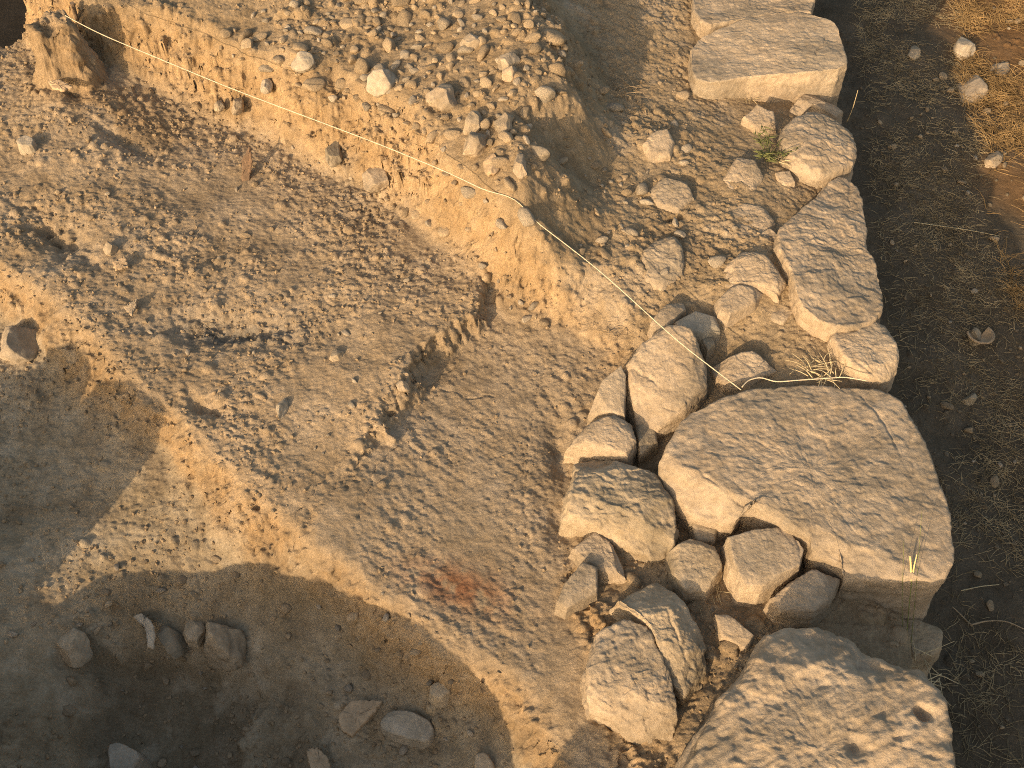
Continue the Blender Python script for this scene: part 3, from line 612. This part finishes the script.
lump('surface_stone', 'oblong cobble at the lower gravel slope, left of the knobbed cobble', 'cobble', [(458,122),(468,113),(482,113),(484,122),(472,129)], .035, .08, M_lime_pale, rnd=.02, rough=.5, seed=85)
lump('surface_stone', 'broken cobble with sharp facets on the heap edge below the string bend', 'cobble', [(511,164),(516,150),(526,151),(528,166),(520,172)], .04, .09, M_lime, rnd=.012, rough=.6, seed=86)
lump('surface_stone', 'wide flat stone at the heap edge where the gravel meets the section', 'stone', [(458,142),(468,133),(486,132),(494,140),(480,150),(464,150)], .035, .08, M_lime, rnd=.02, seed=87, rough=.6)
lump('surface_stone', 'brownish angular stone in the earth edge right above the string', 'stone', [(483,160),(490,150),(500,154),(500,166),(488,170)], .035, .08, M_sherd, rnd=.012, seed=88, rough=.6)
lump('surface_stone', 'long pale stone at the upper gravel heap', 'cobble', [(458,40),(466,34),(482,35),(484,41),(470,45)], .03, .07, M_lime_pale, rnd=.015, seed=89, rough=.5)
lump('surface_stone', 'grey flat stone near the string on the left of the gravel heap', 'cobble', [(288,62),(298,54),(312,56),(313,64),(298,67)], .025, .06, M_white, rnd=.012, seed=90, rough=.5)
lump('surface_stone', 'pale round pebble beside the string near its tied end', 'pebble', [(258,84),(262,77),(271,78),(271,87),(263,89)], .03, .06, M_white, rnd=.02, seed=91, rough=.4)
lump('section_stone', 'grey stone embedded in the sunlit section face, larger of the two', 'stone', [(229,106),(236,97),(243,100),(241,110),(233,112)], .02, .05, M_grey, rnd=.012, seed=92, rough=.6)
lump('section_stone', 'grey stone embedded in the sunlit section face, smaller of the two', 'stone', [(214,104),(219,99),(226,101),(223,108),(215,109)], .015, .05, M_grey, rnd=.01, seed=93, rough=.6)
lump('section_stone', 'flat grey slab stuck in the section face under the string middle', 'stone', [(322,148),(332,137),(342,145),(340,160),(330,164)], .02, .06, M_grey, rnd=.01, seed=94, rough=.7)
lump('section_stone', 'angular dark stone half out of the section face below the gravel', 'stone', [(362,178),(374,166),(390,170),(388,184),(370,190)], .02, .06, M_lime, rnd=.01, seed=95, rough=.8)
gstone('floor_stone', 'pale squared chip on the rough floor near the left edge', 'stone', [(15,139),(24,134),(34,138),(31,145),(18,145)], .025, .05, M_white, rnd=.006, seed=96, rough=.5)
lump('floor_stone', 'blue-grey pebble in the rough left floor', 'pebble', [(103,247),(108,241),(117,243),(116,251),(107,253)], .02, .04, M_grey, rnd=.015, seed=97, rough=.4)
lump('floor_stone', 'pale upright lump on the floor below the ashy hollow', 'stone', [(272,412),(276,398),(285,396),(287,408),(280,415)], .03, .06, M_white, rnd=.012, seed=98, rough=.8)
lump('floor_stone', 'grey low pebble right of the ashy hollow', 'pebble', [(328,354),(335,348),(344,352),(342,359),(332,360)], .015, .04, M_grey, rnd=.012, seed=99, rough=.4)
lump('floor_stone', 'small pale stick-like stone on the step edge of the left floor', 'stone', [(393,384),(400,380),(410,382),(408,387),(396,389)], .02, .04, M_lime_pale, rnd=.006, seed=100, rough=.4)
# ditch stones
lump('ditch_stone', 'white angular stone on sunlit straw beyond the shadow', 'stone', [(955,46),(959,37),(970,38),(976,47),(973,55),(958,53)], .045, .08, M_white, rnd=.012, rough=.6, seed=110)
lump('ditch_stone', 'broad flat pale stone half buried on the shadow border of the ditch', 'stone', [(952,90),(962,79),(980,77),(990,86),(986,100),(964,104),(954,100)], .02, .06, M_lime, rnd=.02, rough=.8, seed=111)
lump('ditch_stone', 'flat pinkish stone in the sunlit straw below the white angular stone', 'stone', [(992,66),(1000,62),(1014,64),(1012,73),(996,74)], .02, .05, M_lime_pale, rnd=.01, rough=.6, seed=112)
lump('ditch_stone', 'small pale stone near the right edge in sunlit straw', 'stone', [(986,158),(994,151),(1004,153),(1002,162),(990,164)], .03, .05, M_lime_pale, rnd=.01, rough=.6, seed=113)
lump('ditch_stone', 'egg-shaped grey stone lying on the bowl sherd in the shaded ditch', 'stone', [(971,330),(974,323),(982,324),(987,336),(984,342),(974,341)], .06, .05, M_grey, rnd=.025, rough=.4, seed=114)
lump('ditch_stone', 'grey pebble in the shaded ditch beside the largest block', 'pebble', [(964,396),(970,391),(979,396),(976,403),(967,403)], .03, .05, M_grey, rnd=.012, rough=.5, seed=115)
lump('ditch_stone', 'tan clod-like stone in the shaded ditch above the bowl sherd', 'stone', [(908,50),(914,45),(922,48),(920,56),(910,57)], .02, .04, M_pit, rnd=.012, rough=.5, seed=116)

# ------------------------------------------------------------------ pebbles: a few kinds, copied one by one
import bmesh
def pebble_mesh(seed, facet):
    bm = bmesh.new(); bmesh.ops.create_icosphere(bm, subdivisions=3, radius=1)
    P = np.array([v.co[:] for v in bm.verts]); r = np.random.default_rng(seed)
    for _ in range(facet):
        n = r.normal(size=3); n /= np.linalg.norm(n); d = r.uniform(.5, .85); s = P @ n; P = P - n * np.maximum(s - d, 0)[:, None] * .85
    P = P * (1 + .16 * fbm3(P + seed, 1.1, 2, seed) + .05 * fbm3(P + seed, 4, 2, seed + 1))[:, None]
    P = P * np.array([1, r.uniform(.65, .95), r.uniform(.5, .75)])
    for v, p in zip(bm.verts, P): v.co = p
    me = bpy.data.meshes.new('pebble'); bm.to_mesh(me); bm.free()
    me.polygons.foreach_set('use_smooth', np.full(len(me.polygons), True))
    me.materials.append((M_peb, M_peb_grey)[seed % 3 == 0]); return me
PEB = [pebble_mesh(300 + k, 4 + 2 * (k % 5)) for k in range(12)]
def pebble(x, y, r, label, group, sink=.25, name='pebble', cat='pebble'):
    o = bpy.data.objects.new(name, random.choice(PEB)); C.objects.link(o)
    o.location = (x, y, hz(x, y) + r * .6 * (1 - 2 * sink)); s = r
    o.scale = (s * random.uniform(.9, 1.25), s * random.uniform(.8, 1.1), s * random.uniform(.8, 1.15))
    o.rotation_euler = (random.uniform(-.35, .35), random.uniform(-.35, .35), random.uniform(0, 6.28))
    return tag(o, label, cat, group)
def scatter(poly, zr, n, rmin, rmax, pw, label, group, name='pebble', cat='pebble', gap=.9, sink=.25, where=None):
    P = line(poly, zr); lo, hi = P.min(0), P.max(0); done = []; tries = 0
    while len(done) < n and tries < n * 60:
        tries += 1
        x, y = random.uniform(lo[0], hi[0]), random.uniform(lo[1], hi[1])
        if not in_poly(np.array([x]), np.array([y]), P)[0]: continue
        r = rmin + (rmax - rmin) * random.random() ** pw
        if where is not None and where[idx(x, y)] < .8: continue
        if any((x - a) ** 2 + (y - b) ** 2 < ((r + c) * gap) ** 2 for a, b, c in done): continue
        done.append((x, y, r)); pebble(x, y, r, label, group, sink, name, cat)
scatter([(180,40),(250,10),(400,-8),(508,-8),(560,20),(575,100),(550,140),(560,220),(500,205),(440,165),(400,140),(300,100),(230,75)], .19, 270, .010, .042, 1.7, 'dusty rounded pebble among the gravel of the heap behind the string', 'pebbles of the gravel heap', where=heap, sink=.38)
scatter([(150,75),(330,130),(480,215),(560,290),(480,290),(330,170),(180,110)], .08, 34, .007, .024, 2.2, 'stone bedded in the sunlit earth section below the string', 'stones of the earth section', 'section_pebble', 'pebble', sink=.5, where=np.where(scarpT > .15, 1, 0))
scatter([(60,130),(240,170),(440,280),(380,400),(300,480),(130,330),(10,230)], -.05, 60, .006, .014, 2, 'small dusty clod on the rough left floor of the trench', 'clods on the left trench floor', 'clod', 'clod')
scatter([(20,600),(220,590),(400,640),(500,760),(60,770)], -.42, 70, .006, .018, 2, 'small earthy clod on the shaded pit floor', 'clods on the pit floor', 'clod', 'clod')
scatter([(555,60),(600,60),(640,200),(600,260),(560,220)], .1, 22, .008, .026, 2.2, 'dusty stone on the shaded right flank of the gravel heap', 'stones on the heap flank', 'flank_stone', 'stone', sink=.4)
scatter([(570,150),(680,60),(690,200),(780,230),(700,290),(600,240)], .01, 55, .007, .035, 2.6, 'small dusty stone bedded in the wall core', 'small stones of the wall core', 'core_stone', 'stone', sink=.45)
scatter([(660,560),(720,600),(740,690),(700,740),(690,650)], -.12, 9, .005, .010, 1.5, 'tiny stone in the gap beside the huge boulder', 'tiny stones beside the boulder')
scatter([(870,60),(940,60),(1030,330),(1030,760),(970,760),(960,560),(890,330)], -.55, 60, .007, .02, 2.2, 'small stone chip in the shaded straw-strewn ditch', 'chips in the shaded ditch', 'stone_chip', 'stone chip')
scatter([(975,10),(1030,10),(1030,220),(1000,200),(975,110)], -.55, 16, .008, .022, 1.5, 'small stone in the sunlit straw beyond the ditch', 'chips in the sunlit straw', 'stone_chip', 'stone chip')
scatter([(620,420),(660,420),(670,460),(650,460)], -.11, 6, .006, .012, 1.5, 'tiny stone in the gap by the narrow shaded stone', 'tiny stones in the kerb gap')

# ------------------------------------------------------------------ potsherds and tiles
def sherd(name, label, outline, dz, th, mat, tilt=(0, 0), cat='potsherd', curve=0.0):
    u = sum(p[0] for p in outline) / len(outline); v = sum(p[1] for p in outline) / len(outline)
    g = on_ground(u, v); P = np.array([at(a, b, g[2] + dz)[:2] for a, b in outline]); c = P.mean(0)
    ar = np.sum(P[:, 0] * np.roll(P[:, 1], -1) - np.roll(P[:, 0], -1) * P[:, 1])
    if ar < 0: P = P[::-1]
    P = resample(P, 60) ; n = 60
    P = P + .0012 * RNG.normal(size=P.shape)
    rows = []
    def zz(p): 
        d = p - c; return tilt[0] * d[:, 0] + tilt[1] * d[:, 1] - curve * (d ** 2).sum(1)
    for f in (.25, .5, .75, .95): p = c + (P - c) * f; rows.append(np.column_stack([p, zz(p)]))
    rows.append(np.column_stack([P, zz(P) - .0015]))
    rows.append(np.column_stack([P, zz(P) - th + .001])); p = c + (P - c) * .95; rows.append(np.column_stack([p, zz(p) - th]))
    G = np.array(rows); G[..., 2] += .0006 * RNG.normal(size=G.shape[:2])
    base = np.array([c[0], c[1], g[2] + dz]); V = np.vstack([G.reshape(-1, 3), [[c[0], c[1], 0]], [[c[0], c[1], -th]]]) - np.array([c[0], c[1], 0])
    m = len(rows); k = np.arange(n); k2 = (k + 1) % n
    Q = np.vstack([np.stack([r * n + k, (r + 1) * n + k, (r + 1) * n + k2, r * n + k2], -1) for r in range(m - 1)])
    T = np.vstack([np.stack([np.full(n, m * n), k, k2], -1), np.stack([np.full(n, m * n + 1), (m - 1) * n + k2, (m - 1) * n + k], -1)])
    return tag(link(name, mesh_np(name, V, Q, T), mat, None, base), label, cat)
sherd('tile_fragment', 'flat tan tile fragment with pointed corner, left of the whitish slab in the pit', [(338,716),(352,700),(383,700),(374,712),(352,736),(341,729)], .035, .016, M_sherd, (.0, .03), 'tile')
sherd('tile_fragment', 'tan tile fragment poking out at the bottom edge of the pit', [(306,750),(318,747),(328,758),(332,776),(312,776)], .035, .014, M_sherd, (-.05, .05), 'tile')
sherd('potsherd', 'curved pale potsherd rim standing in the shaded pit bank', [(131,613),(140,611),(152,622),(156,636),(152,649),(147,646),(148,634),(141,622)], .045, .012, M_white, (.3, .1), curve=2)
sherd('potsherd', 'leaf-shaped brown potsherd sticking upright on the left floor', [(240,173),(243,163),(253,155),(252,164),(247,173)], .03, .007, M_sherd_dark, (-.3, .9))
sherd('potsherd', 'triangular pale potsherd above the ashy hollow', [(123,307),(139,300),(135,308),(131,314)], .018, .007, M_lime_pale, (0, .3))
sherd('potsherd', 'flat orange-tan potsherd near the blue-grey pebble', [(112,262),(126,257),(128,265),(115,268)], .018, .007, M_sherd, (0, .3))
sherd('potsherd', 'long brown potsherd in the gully near the corner of the trench', [(48,82),(60,80),(72,86),(62,89),(52,87)], .02, .008, M_sherd, (0, .2))
# bowl sherd in the ditch, hollow side up
def bowl():
    g = on_ground(977, 340); n = 40; rows = []
    a0, a1 = R(170), R(400)
    for inner in (0, 1):
        rr = np.linspace(.25, 1, 7) if inner == 0 else np.linspace(1, .25, 7)
        for f in rr:
            a = np.linspace(a0, a1, n); r = .048 * f - (.006 if inner else 0); rows.append(np.stack([r * np.cos(a), r * np.sin(a), np.full(n, .03 * f * f + (0 if not inner else .004))], -1))
    G = np.array(rows); m = len(rows); V = G.reshape(-1, 3)
    k = np.arange(n - 1); Q = [np.stack([r * n + k, r * n + k + 1, ((r + 1) % m) * n + k + 1, ((r + 1) % m) * n + k], -1) for r in range(m)]
    me = mesh_np('bowl_sherd', V, np.vstack(Q)); o = link('bowl_sherd', me, M_sherd, None, g + np.array([0, 0, .003])); tag(o, 'curved bowl sherd holding an egg-shaped stone in the shaded ditch', 'potsherd')
bowl()

# ------------------------------------------------------------------ tubes: string, stalks, roots, straw
def tube(pts, r, n=6, r_end=None):
    P = np.array(pts, float); m = len(P); t = np.gradient(P, axis=0); t /= np.linalg.norm(t, axis=1)[:, None] + 1e-9
    ref = np.array([0, 0, 1.0]); a = np.cross(t, ref); bad = np.linalg.norm(a, axis=1) < .05; a[bad] = np.cross(t[bad], [1, 0, 0]); a /= np.linalg.norm(a, axis=1)[:, None]; b = np.cross(t, a)
    rr = np.linspace(r, r if r_end is None else r_end, m)[:, None]
    V = np.stack([P + rr * (math.cos(q) * a + math.sin(q) * b) for q in np.arange(n) * 2 * math.pi / n], 1).reshape(-1, 3)
    Q = []
    for i in range(m - 1):
        for k in range(n): Q.append((i * n + k, i * n + (k + 1) % n, (i + 1) * n + (k + 1) % n, (i + 1) * n + k))
    V = np.vstack([V, P[:1], P[-1:]]); e = len(V)
    T = [(e - 2, (k + 1) % n, k) for k in range(n)] + [(e - 1, (m - 1) * n + k, (m - 1) * n + (k + 1) % n) for k in range(n)]
    return V, np.array(Q), np.array(T)
def join(parts):
    Vs, Qs, Ts, o = [], [], [], 0
    for V, Q, T in parts:
        Vs.append(V); Qs.append(Q + o)
        if len(T): Ts.append(T + o)
        o += len(V)
    return np.vstack(Vs), np.vstack(Qs), (np.vstack(Ts) if Ts else None)
def curve3(pts, n=60):
    P = np.array(pts, float); d = np.concatenate([[0], np.cumsum(np.linalg.norm(np.diff(P, axis=0), axis=1))]); t = np.linspace(0, d[-1], n)
    Q = np.stack([np.interp(t, d, P[:, k]) for k in range(3)], 1)
    for _ in range(3): Q[1:-1] = .25 * Q[:-2] + .5 * Q[1:-1] + .25 * Q[2:]
    return Q
stub_top = on_ground(62, 8)
s_pts = [at(64, 12, .285), at(95, 29, .262), at(230, 85, .235), at(380, 141, .225), at(460, 174, .215), at(520, 206, .16), at(600, 267, .10), at(680, 340, .05), at(742, 387, .012)]
tail = [at(742, 387, .012), at(748, 380, .01), at(760, 377, .012), at(776, 382, .012), at(800, 380, .014), at(845, 377, .014), at(868, 381, .012)]
tail2 = [at(700, 399, .006), at(722, 391, .01), at(742, 387, .012), at(775, 384, .012)]
s_pts = [np.array([p[0], p[1], max(p[2] - .012, hz(p[0], p[1]) + .008)]) for p in curve3(s_pts, 60)]
sv = join([tube(curve3(s_pts, 120), .0015), tube(curve3(tail, 50), .0016)])
tag(link('string', mesh_np('string', *sv), M_string), 'white surveying string stretched from the corner stub across the trench edge to the largest block', 'string')
# stake at the tied end
def stake():
    p = at(79, 30, .25); g = on_ground(79, 24); bx = bmesh.new()
    bmesh.ops.create_cone(bx, cap_ends=True, segments=8, radius1=.006, radius2=.008, depth=.09)
    bmesh.ops.bevel(bx, geom=bx.edges[:], offset=.0012, segments=1)
    me = bpy.data.meshes.new('peg'); bx.to_mesh(me); bx.free(); o = link('peg', me, M_wood, None, (g[0], g[1], g[2] + .03)); o.rotation_euler = (.1, .12, 0)
    tag(o, 'short dark peg in the corner earth stub beside the tied string', 'peg')
stake()

def blade(p, ang, ln, w, bend, lift):
    d = np.array([math.cos(ang), math.sin(ang), 0]); s = np.array([-d[1], d[0], 0])
    ts = np.array([0, .35, .7, 1.0]); V = []
    for t in ts:
        c = p + d * ln * t + s * bend * ln * t * t + np.array([0, 0, lift * t * (1 - .55 * t)])
        ww = w * (1 - .7 * t); V += [c + s * ww, c + np.array([0, 0, ww * 1.1]), c - s * ww]
    Q = []
    for i in range(3):
        for k in range(3): Q.append((3 * i + k, 3 * i + (k + 1) % 3, 3 * i + 3 + (k + 1) % 3, 3 * i + 3 + k))
    return np.array(V), np.array(Q), np.array([(0, 2, 1)])
def straw(name, poly, zr, n, lmin, lmax, w, mat, lift, label):
    P = line(poly, zr); lo, hi = P.min(0), P.max(0); parts = []
    while len(parts) < n:
        x, y = random.uniform(lo[0], hi[0]), random.uniform(lo[1], hi[1])
        if not in_poly(np.array([x]), np.array([y]), P)[0]: continue
        if noise2(np.array([x * 3.5]), np.array([y * 3.5]), 55)[0] < random.uniform(-.45, .3): continue
        parts.append(blade(np.array([x, y, hz(x, y) + .001]), random.uniform(0, 6.28), random.uniform(lmin, lmax), w * random.uniform(.6, 1.3), random.uniform(-.5, .5), random.uniform(0, lift)))
    o = link(name, mesh_np(name, *join(parts), smooth=False), mat); tag(o, label, 'dry grass', kind='stuff')
straw('dry_grass', [(930,-60),(1100,-60),(1100,330),(1020,300),(985,215),(985,150),(960,110),(965,50)], -.55, 9500, .03, .10, .0014, M_straw, .085, 'golden dry grass on the sunlit ground beyond the ditch')
straw('straw_litter', [(850,-20),(960,-20),(990,200),(1060,300),(1060,800),(960,800),(960,560),(900,380),(870,200)], -.55, 7500, .015, .06, .0011, mat_plain('grey_straw', (.31, .245, .145), .8, .5, 14), .03, 'broken grey straw scattered in the shaded ditch')

# soil crumbs: uncountable small clods
def crumbs(name, n, accept, rlo, rhi, mat, label):
    bm = bmesh.new(); bmesh.ops.create_icosphere(bm, subdivisions=1, radius=1); B = np.array([v.co[:] for v in bm.verts]); bm.verts.index_update(); F = np.array([[v.index for v in f.verts] for f in bm.faces]); bm.free()
    B = B[:12] if False else B
    Vs, Fs, k = [], [], 0
    while k < n:
        x = random.uniform(-1.9, 2.3); y = random.uniform(.58, 3.9); j, i = idx(x, y)
        if random.random() > accept[j, i]: continue
        r = rlo + (rhi - rlo) * random.random() ** 3.5
        a = random.uniform(0, 6.28); ca, sa = math.cos(a), math.sin(a)
        V = B * (1 + .28 * RNG.normal(size=(len(B), 1)) * .8) * np.array([1, random.uniform(.6, 1), random.uniform(.5, .85)]) * r
        V = V @ np.array([[ca, sa, 0], [-sa, ca, 0], [0, 0, 1]]) + np.array([x, y, hz(x, y) + r * .25])
        Vs.append(V); Fs.append(F + len(B) * k); k += 1
    tag(link(name, mesh_np(name, np.vstack(Vs), None, np.vstack(Fs), smooth=False), mat), label, 'soil', kind='stuff')
acc = np.clip(.8 * lefta + .10 * mid + .55 * heap + .2 * corem + 1.0 * wP * (1 - scarpP) + .5 * sstep(.1, .4, heap) * sstep(.98, .7, heap), 0, 1) * (1 - ditch) * np.clip(patch * 1.5 - .25 + .4 * n_big, .02, 1)
crumbs('soil_crumbs', 22000, acc, .0012, .007, M_crumb, 'loose tan soil crumbs over the trench')
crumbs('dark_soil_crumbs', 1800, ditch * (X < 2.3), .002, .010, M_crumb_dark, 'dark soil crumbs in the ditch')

# ------------------------------------------------------------------ plants
def stalk(name, label, cat, strands, mat, group=None):
    parts = [tube(curve3(p, 14), r, 5, r2) for p, r, r2 in strands]
    V, Q, T = join(parts); c = np.array(strands[0][0][0], float)
    return tag(link(name, mesh_np(name, V - c, Q, T), mat, None, c), label, cat, group)
def tuft(name, label, u, v, zr, n, ln, mat, spread=1.0, cat='dry weed', r=.0013, flat=.5):
    g = on_ground(u, v) if zr is None else at(u, v, zr); st = []
    for k in range(n):
        a = random.uniform(0, 6.28); l = ln * random.uniform(.5, 1.1); up_ = random.uniform(.15, 1) * flat
        p0 = g + np.array([random.uniform(-.02, .02) * spread, random.uniform(-.012, .012) * spread, 0]); d = np.array([math.cos(a), math.sin(a), 0])
        st.append(([p0, p0 + d * l * .5 + np.array([0, 0, l * up_ * .7]), p0 + d * l + np.array([random.uniform(-.01, .01), random.uniform(-.01, .01), l * up_ * .8])], r, r * .4))
    return stalk(name, label, cat, st, mat)
wp = at(768, 160, .0)
weed = empty('green_weed', wp); tag(weed, 'small green weed growing between the wall stones', 'weed')
ls, ss = [], []
for k in range(17):
    a = random.uniform(0, 6.28); l = random.uniform(.045, .095); d = np.array([math.cos(a) * .6, math.sin(a) * .6, 1.0]) * l
    p0 = np.array([random.uniform(-.018, .018), random.uniform(-.012, .012), 0]); p1 = p0 + d * .6; p2 = p0 + d + np.array([math.cos(a), math.sin(a), -.3]) * l * .3
    ss.append(tube(curve3([p0, p1, p2], 8), .0009, 4))
    for q in range(5):
        c = p0 + (p2 - p0) * random.uniform(.3, 1) ; b = random.uniform(0, 6.28)
        ls.append(blade(c, b, random.uniform(.014, .028), .0028, random.uniform(-.4, .4), .006))
link('stem', mesh_np('stem', *join(ss)), M_green, weed); link('leaves', mesh_np('leaves', *join(ls)), M_green, weed)
tuft('dry_weed', 'curled pale dry leaves beside the green weed', 784, 160, .02, 9, .04, M_straw_pale, 1.2, r=.002)
tuft('dry_weed', 'pale dry tuft behind the largest block under the loose string end', 822, 372, -.02, 34, .06, M_straw_pale, 2.2, r=.0016)
tuft('dry_weed', 'thin wiry dry weed at the trench corner beside the narrow upright stone', 612, 330, None, 26, .06, M_root, 2.5, r=.0009)
tuft('dry_weed', 'wiry dry weed lying in the shade right of the gravel heap', 622, 92, None, 30, .09, M_root, 2.5, r=.001)
tuft('dry_weed', 'small dry tuft on the dust in front of the dressed far block', 745, 98, None, 16, .045, M_straw_pale, 1.4, r=.0012)
tuft('dry_weed', 'dry rootlets tangled in the gap above the leaning grey stone', 704, 598, None, 18, .05, M_straw_pale, 2, r=.0010)
tuft('dry_weed', 'dry broken stalks in front of the largest block above the boulder', 915, 668, -.2, 26, .08, M_straw_pale, 3, r=.0014)
tuft('dry_weed', 'wiry roots in the ashy hollow of the left floor', 205, 328, None, 16, .045, M_root, 2.2, r=.001)
tuft('dry_weed', 'faint wiry weed at the foot of the section near the trench corner', 590, 318, None, 14, .04, M_root, 2.5, r=.0009)
g0 = at(905, 662, -.22)
gs = empty('grass_stalk', g0); tag(gs, 'tall thin grass stalk with a bright straw tip in front of the largest block', 'grass')
def rel(u, v, zz, o=g0, dy=0.0): return at(u, v, zz) - o
tp = [tube(curve3([rel(905, 662, -.22), rel(908, 618, -.11), rel(912, 578, -.03)], 16), .0012, 5), tube(curve3([rel(903, 655, -.22), rel(902, 600, -.08), rel(904, 540, .06)], 16), .0009, 5, .0005), tube(curve3([rel(910, 655, -.22), rel(916, 590, -.05), rel(922, 510, .11)], 16), .0009, 5, .0004)]
link('stem', mesh_np('stem', *join(tp)), mat_plain('green_stalk', (.16, .17, .06)), gs)
link('leaf_tip', mesh_np('leaf_tip', *join([tube(curve3([rel(911, 580, -.035), rel(911, 566, -.01), rel(910, 556, .01)], 8), .0034, 6, .002), tube(curve3([rel(912, 580, -.035), rel(914, 566, -.01), rel(917, 554, .015)], 8), .003, 6, .0008)])), mat_plain('bright_straw', (.75, .58, .26), .6, .15), gs)
stalk('dry_stalk', 'single pale stalk leaning over the wall edge beside the rounded bulging stone', 'dry grass', [([at(847, 122, -.1), at(853, 108, -.03), at(858, 90, .04)], .0018, .0009)], M_straw_pale)
def lying(name, label, pts, r, mat):
    st = [(p + np.array([0, 0, .008])) for p in (on_ground(u, v) for u, v in pts)]
    stalk(name, label, 'dry grass', [(st, r, r * .6)], mat)
lying('dry_stalk', 'long pale straw lying across the shaded ditch, near its upper half', [(913,224),(940,228),(970,232),(999,238)], .0022, M_straw_pale)
lying('dry_stalk', 'curved grey twig lying in the shaded ditch beside the boulder', [(968,627),(985,622),(1005,622),(1026,632)], .0024, M_root)
lying('dry_stalk', 'forked side twig lying beside the largest block corner in the ditch', [(951,608),(962,618),(970,628),(985,622)], .0018, M_root)
lying('dry_stalk', 'short pale straw lying in the ditch above the curved twig', [(960,592),(980,588),(998,586)], .0018, M_straw_pale)

# ------------------------------------------------------------------ added earth ridge out of view, shaped to throw the shadows on the pit
def shadow_caster():
    sil = [(-40,335),(0,374),(36,370),(48,345),(70,345),(88,360),(90,378),(80,404),(98,382),(128,381),(160,402),(166,412),(32,592),(55,608),(100,578),(160,572),(215,573),(235,564),(262,562),(285,579),(315,580),(345,592),(380,610),(402,616),(432,633),(470,665),(492,695),(505,730),(514,775),(546,778),(560,748),(578,728),(598,718),(618,738),(632,780)]
    pts = []
    for u, v in sil:
        g = on_ground(u, v); lpd = (g[0] + .2) * LX + (g[1] + .05) * LY; s = (g[0] + .2) * LY - (g[1] + .05) * LX
        pts.append((s, g[2] + lpd * math.tan(SUN_EL)))
    # keep s increasing
    S = [pts[0][0]]; Hh = [pts[0][1]]
    for s, h in pts[1:]:
        S.append(max(s, S[-1] + .004)); Hh.append(h)
    S.append(S[-1] + .03); Hh.append(-.5)
    S = np.array(S); Hh = np.array(Hh)
    sg = np.arange(-3.2, S[-1] + .01, .006); h = np.interp(sg, S, Hh, left=Hh[0] - .1)
    h = h + .004 * noise2(sg * 30, sg * 0 + .5, 5)
    dep = np.concatenate([[0, .0], np.linspace(.0, .8, 40)[1:], [.8]])
    hh = np.minimum(h, np.interp(sg, sg, np.convolve(np.pad(h, 12, 'edge'), np.ones(25) / 25, 'valid')) + .02)
    rows = []
    for k, d in enumerate(dep):
        if k == 0: zz = np.full_like(sg, -.75)
        elif k == len(dep) - 1: zz = np.full_like(sg, -.75)
        else: zz = h - .10 * d + (.012 * fbm2(sg, sg * 0 + d, 9, 3, 8) - .012 if k > 1 else 0)
        wv = .02 * noise2(sg * 6, zz * 6, 12) * (1 if k == 0 else 0)
        x = -.2 + sg * LY - d * LX; y = -.05 - sg * LX - d * LY
        rows.append(np.stack([x, y, zz], -1))
    G = np.array(rows); m, n = G.shape[:2]; ii = np.arange(m - 1)[:, None] * n + np.arange(n - 1)[None, :]
    Q = np.stack([ii, ii + n, ii + n + 1, ii + 1], -1).reshape(-1, 4)
    loc = np.array([-.6, 0, -.5]); me = mesh_np('shadow_caster_bank', G.reshape(-1, 3) - loc, Q, smooth=False)
    tag(link('shadow_caster_bank', me, M_bank, None, loc), 'unseen earth ridge near the pit, added and shaped to throw the long shadow', 'earth bank')
shadow_caster()

# ------------------------------------------------------------------ light, sky, camera
w = bpy.data.worlds.new('World'); SC.world = w; w.use_nodes = True; N, L = w.node_tree.nodes, w.node_tree.links
sky = N.new('ShaderNodeTexSky'); sky.sky_type = 'NISHITA'; sky.sun_disc = False; sky.sun_elevation = SUN_EL; sky.sun_rotation = SUN_AZ + math.pi
sky.dust_density = 4.0; sky.air_density = 1.2; sky.ozone_density = .6
tint = N.new('ShaderNodeMixRGB'); tint.blend_type = 'MULTIPLY'; tint.inputs[0].default_value = 1; tint.inputs[2].default_value = (1.06, 1.0, .92, 1)
L.new(sky.outputs[0], tint.inputs[1]); L.new(tint.outputs[0], N['Background'].inputs['Color']); N['Background'].inputs['Strength'].default_value = .15
sl = bpy.data.lights.new('sun', 'SUN'); sl.energy = 3.7; sl.angle = R(.6); sl.color = (1.0, .74, .46)
so = bpy.data.objects.new('sun', sl); C.objects.link(so)
from mathutils import Vector
so.rotation_euler = Vector((LX * math.cos(SUN_EL), LY * math.cos(SUN_EL), -math.sin(SUN_EL))).to_track_quat('-Z', 'Y').to_euler()
so.location = (-3, -6, 4)
cam = bpy.data.cameras.new('camera'); cam.sensor_fit = 'HORIZONTAL'; cam.angle = R(54); cam.clip_start = .05; cam.clip_end = 500
co = bpy.data.objects.new('camera', cam); C.objects.link(co); co.location = (0, 0, CAMH); co.rotation_euler = (R(90) - PITCH, 0, 0); SC.camera = co
SC.view_settings.view_transform = 'Standard'; SC.view_settings.look = 'None'; SC.view_settings.gamma = 1; SC.view_settings.exposure = .40
SC.cycles.use_denoising = False; SC.cycles.max_bounces = 5
SC.cycles.filter_width = 1.0
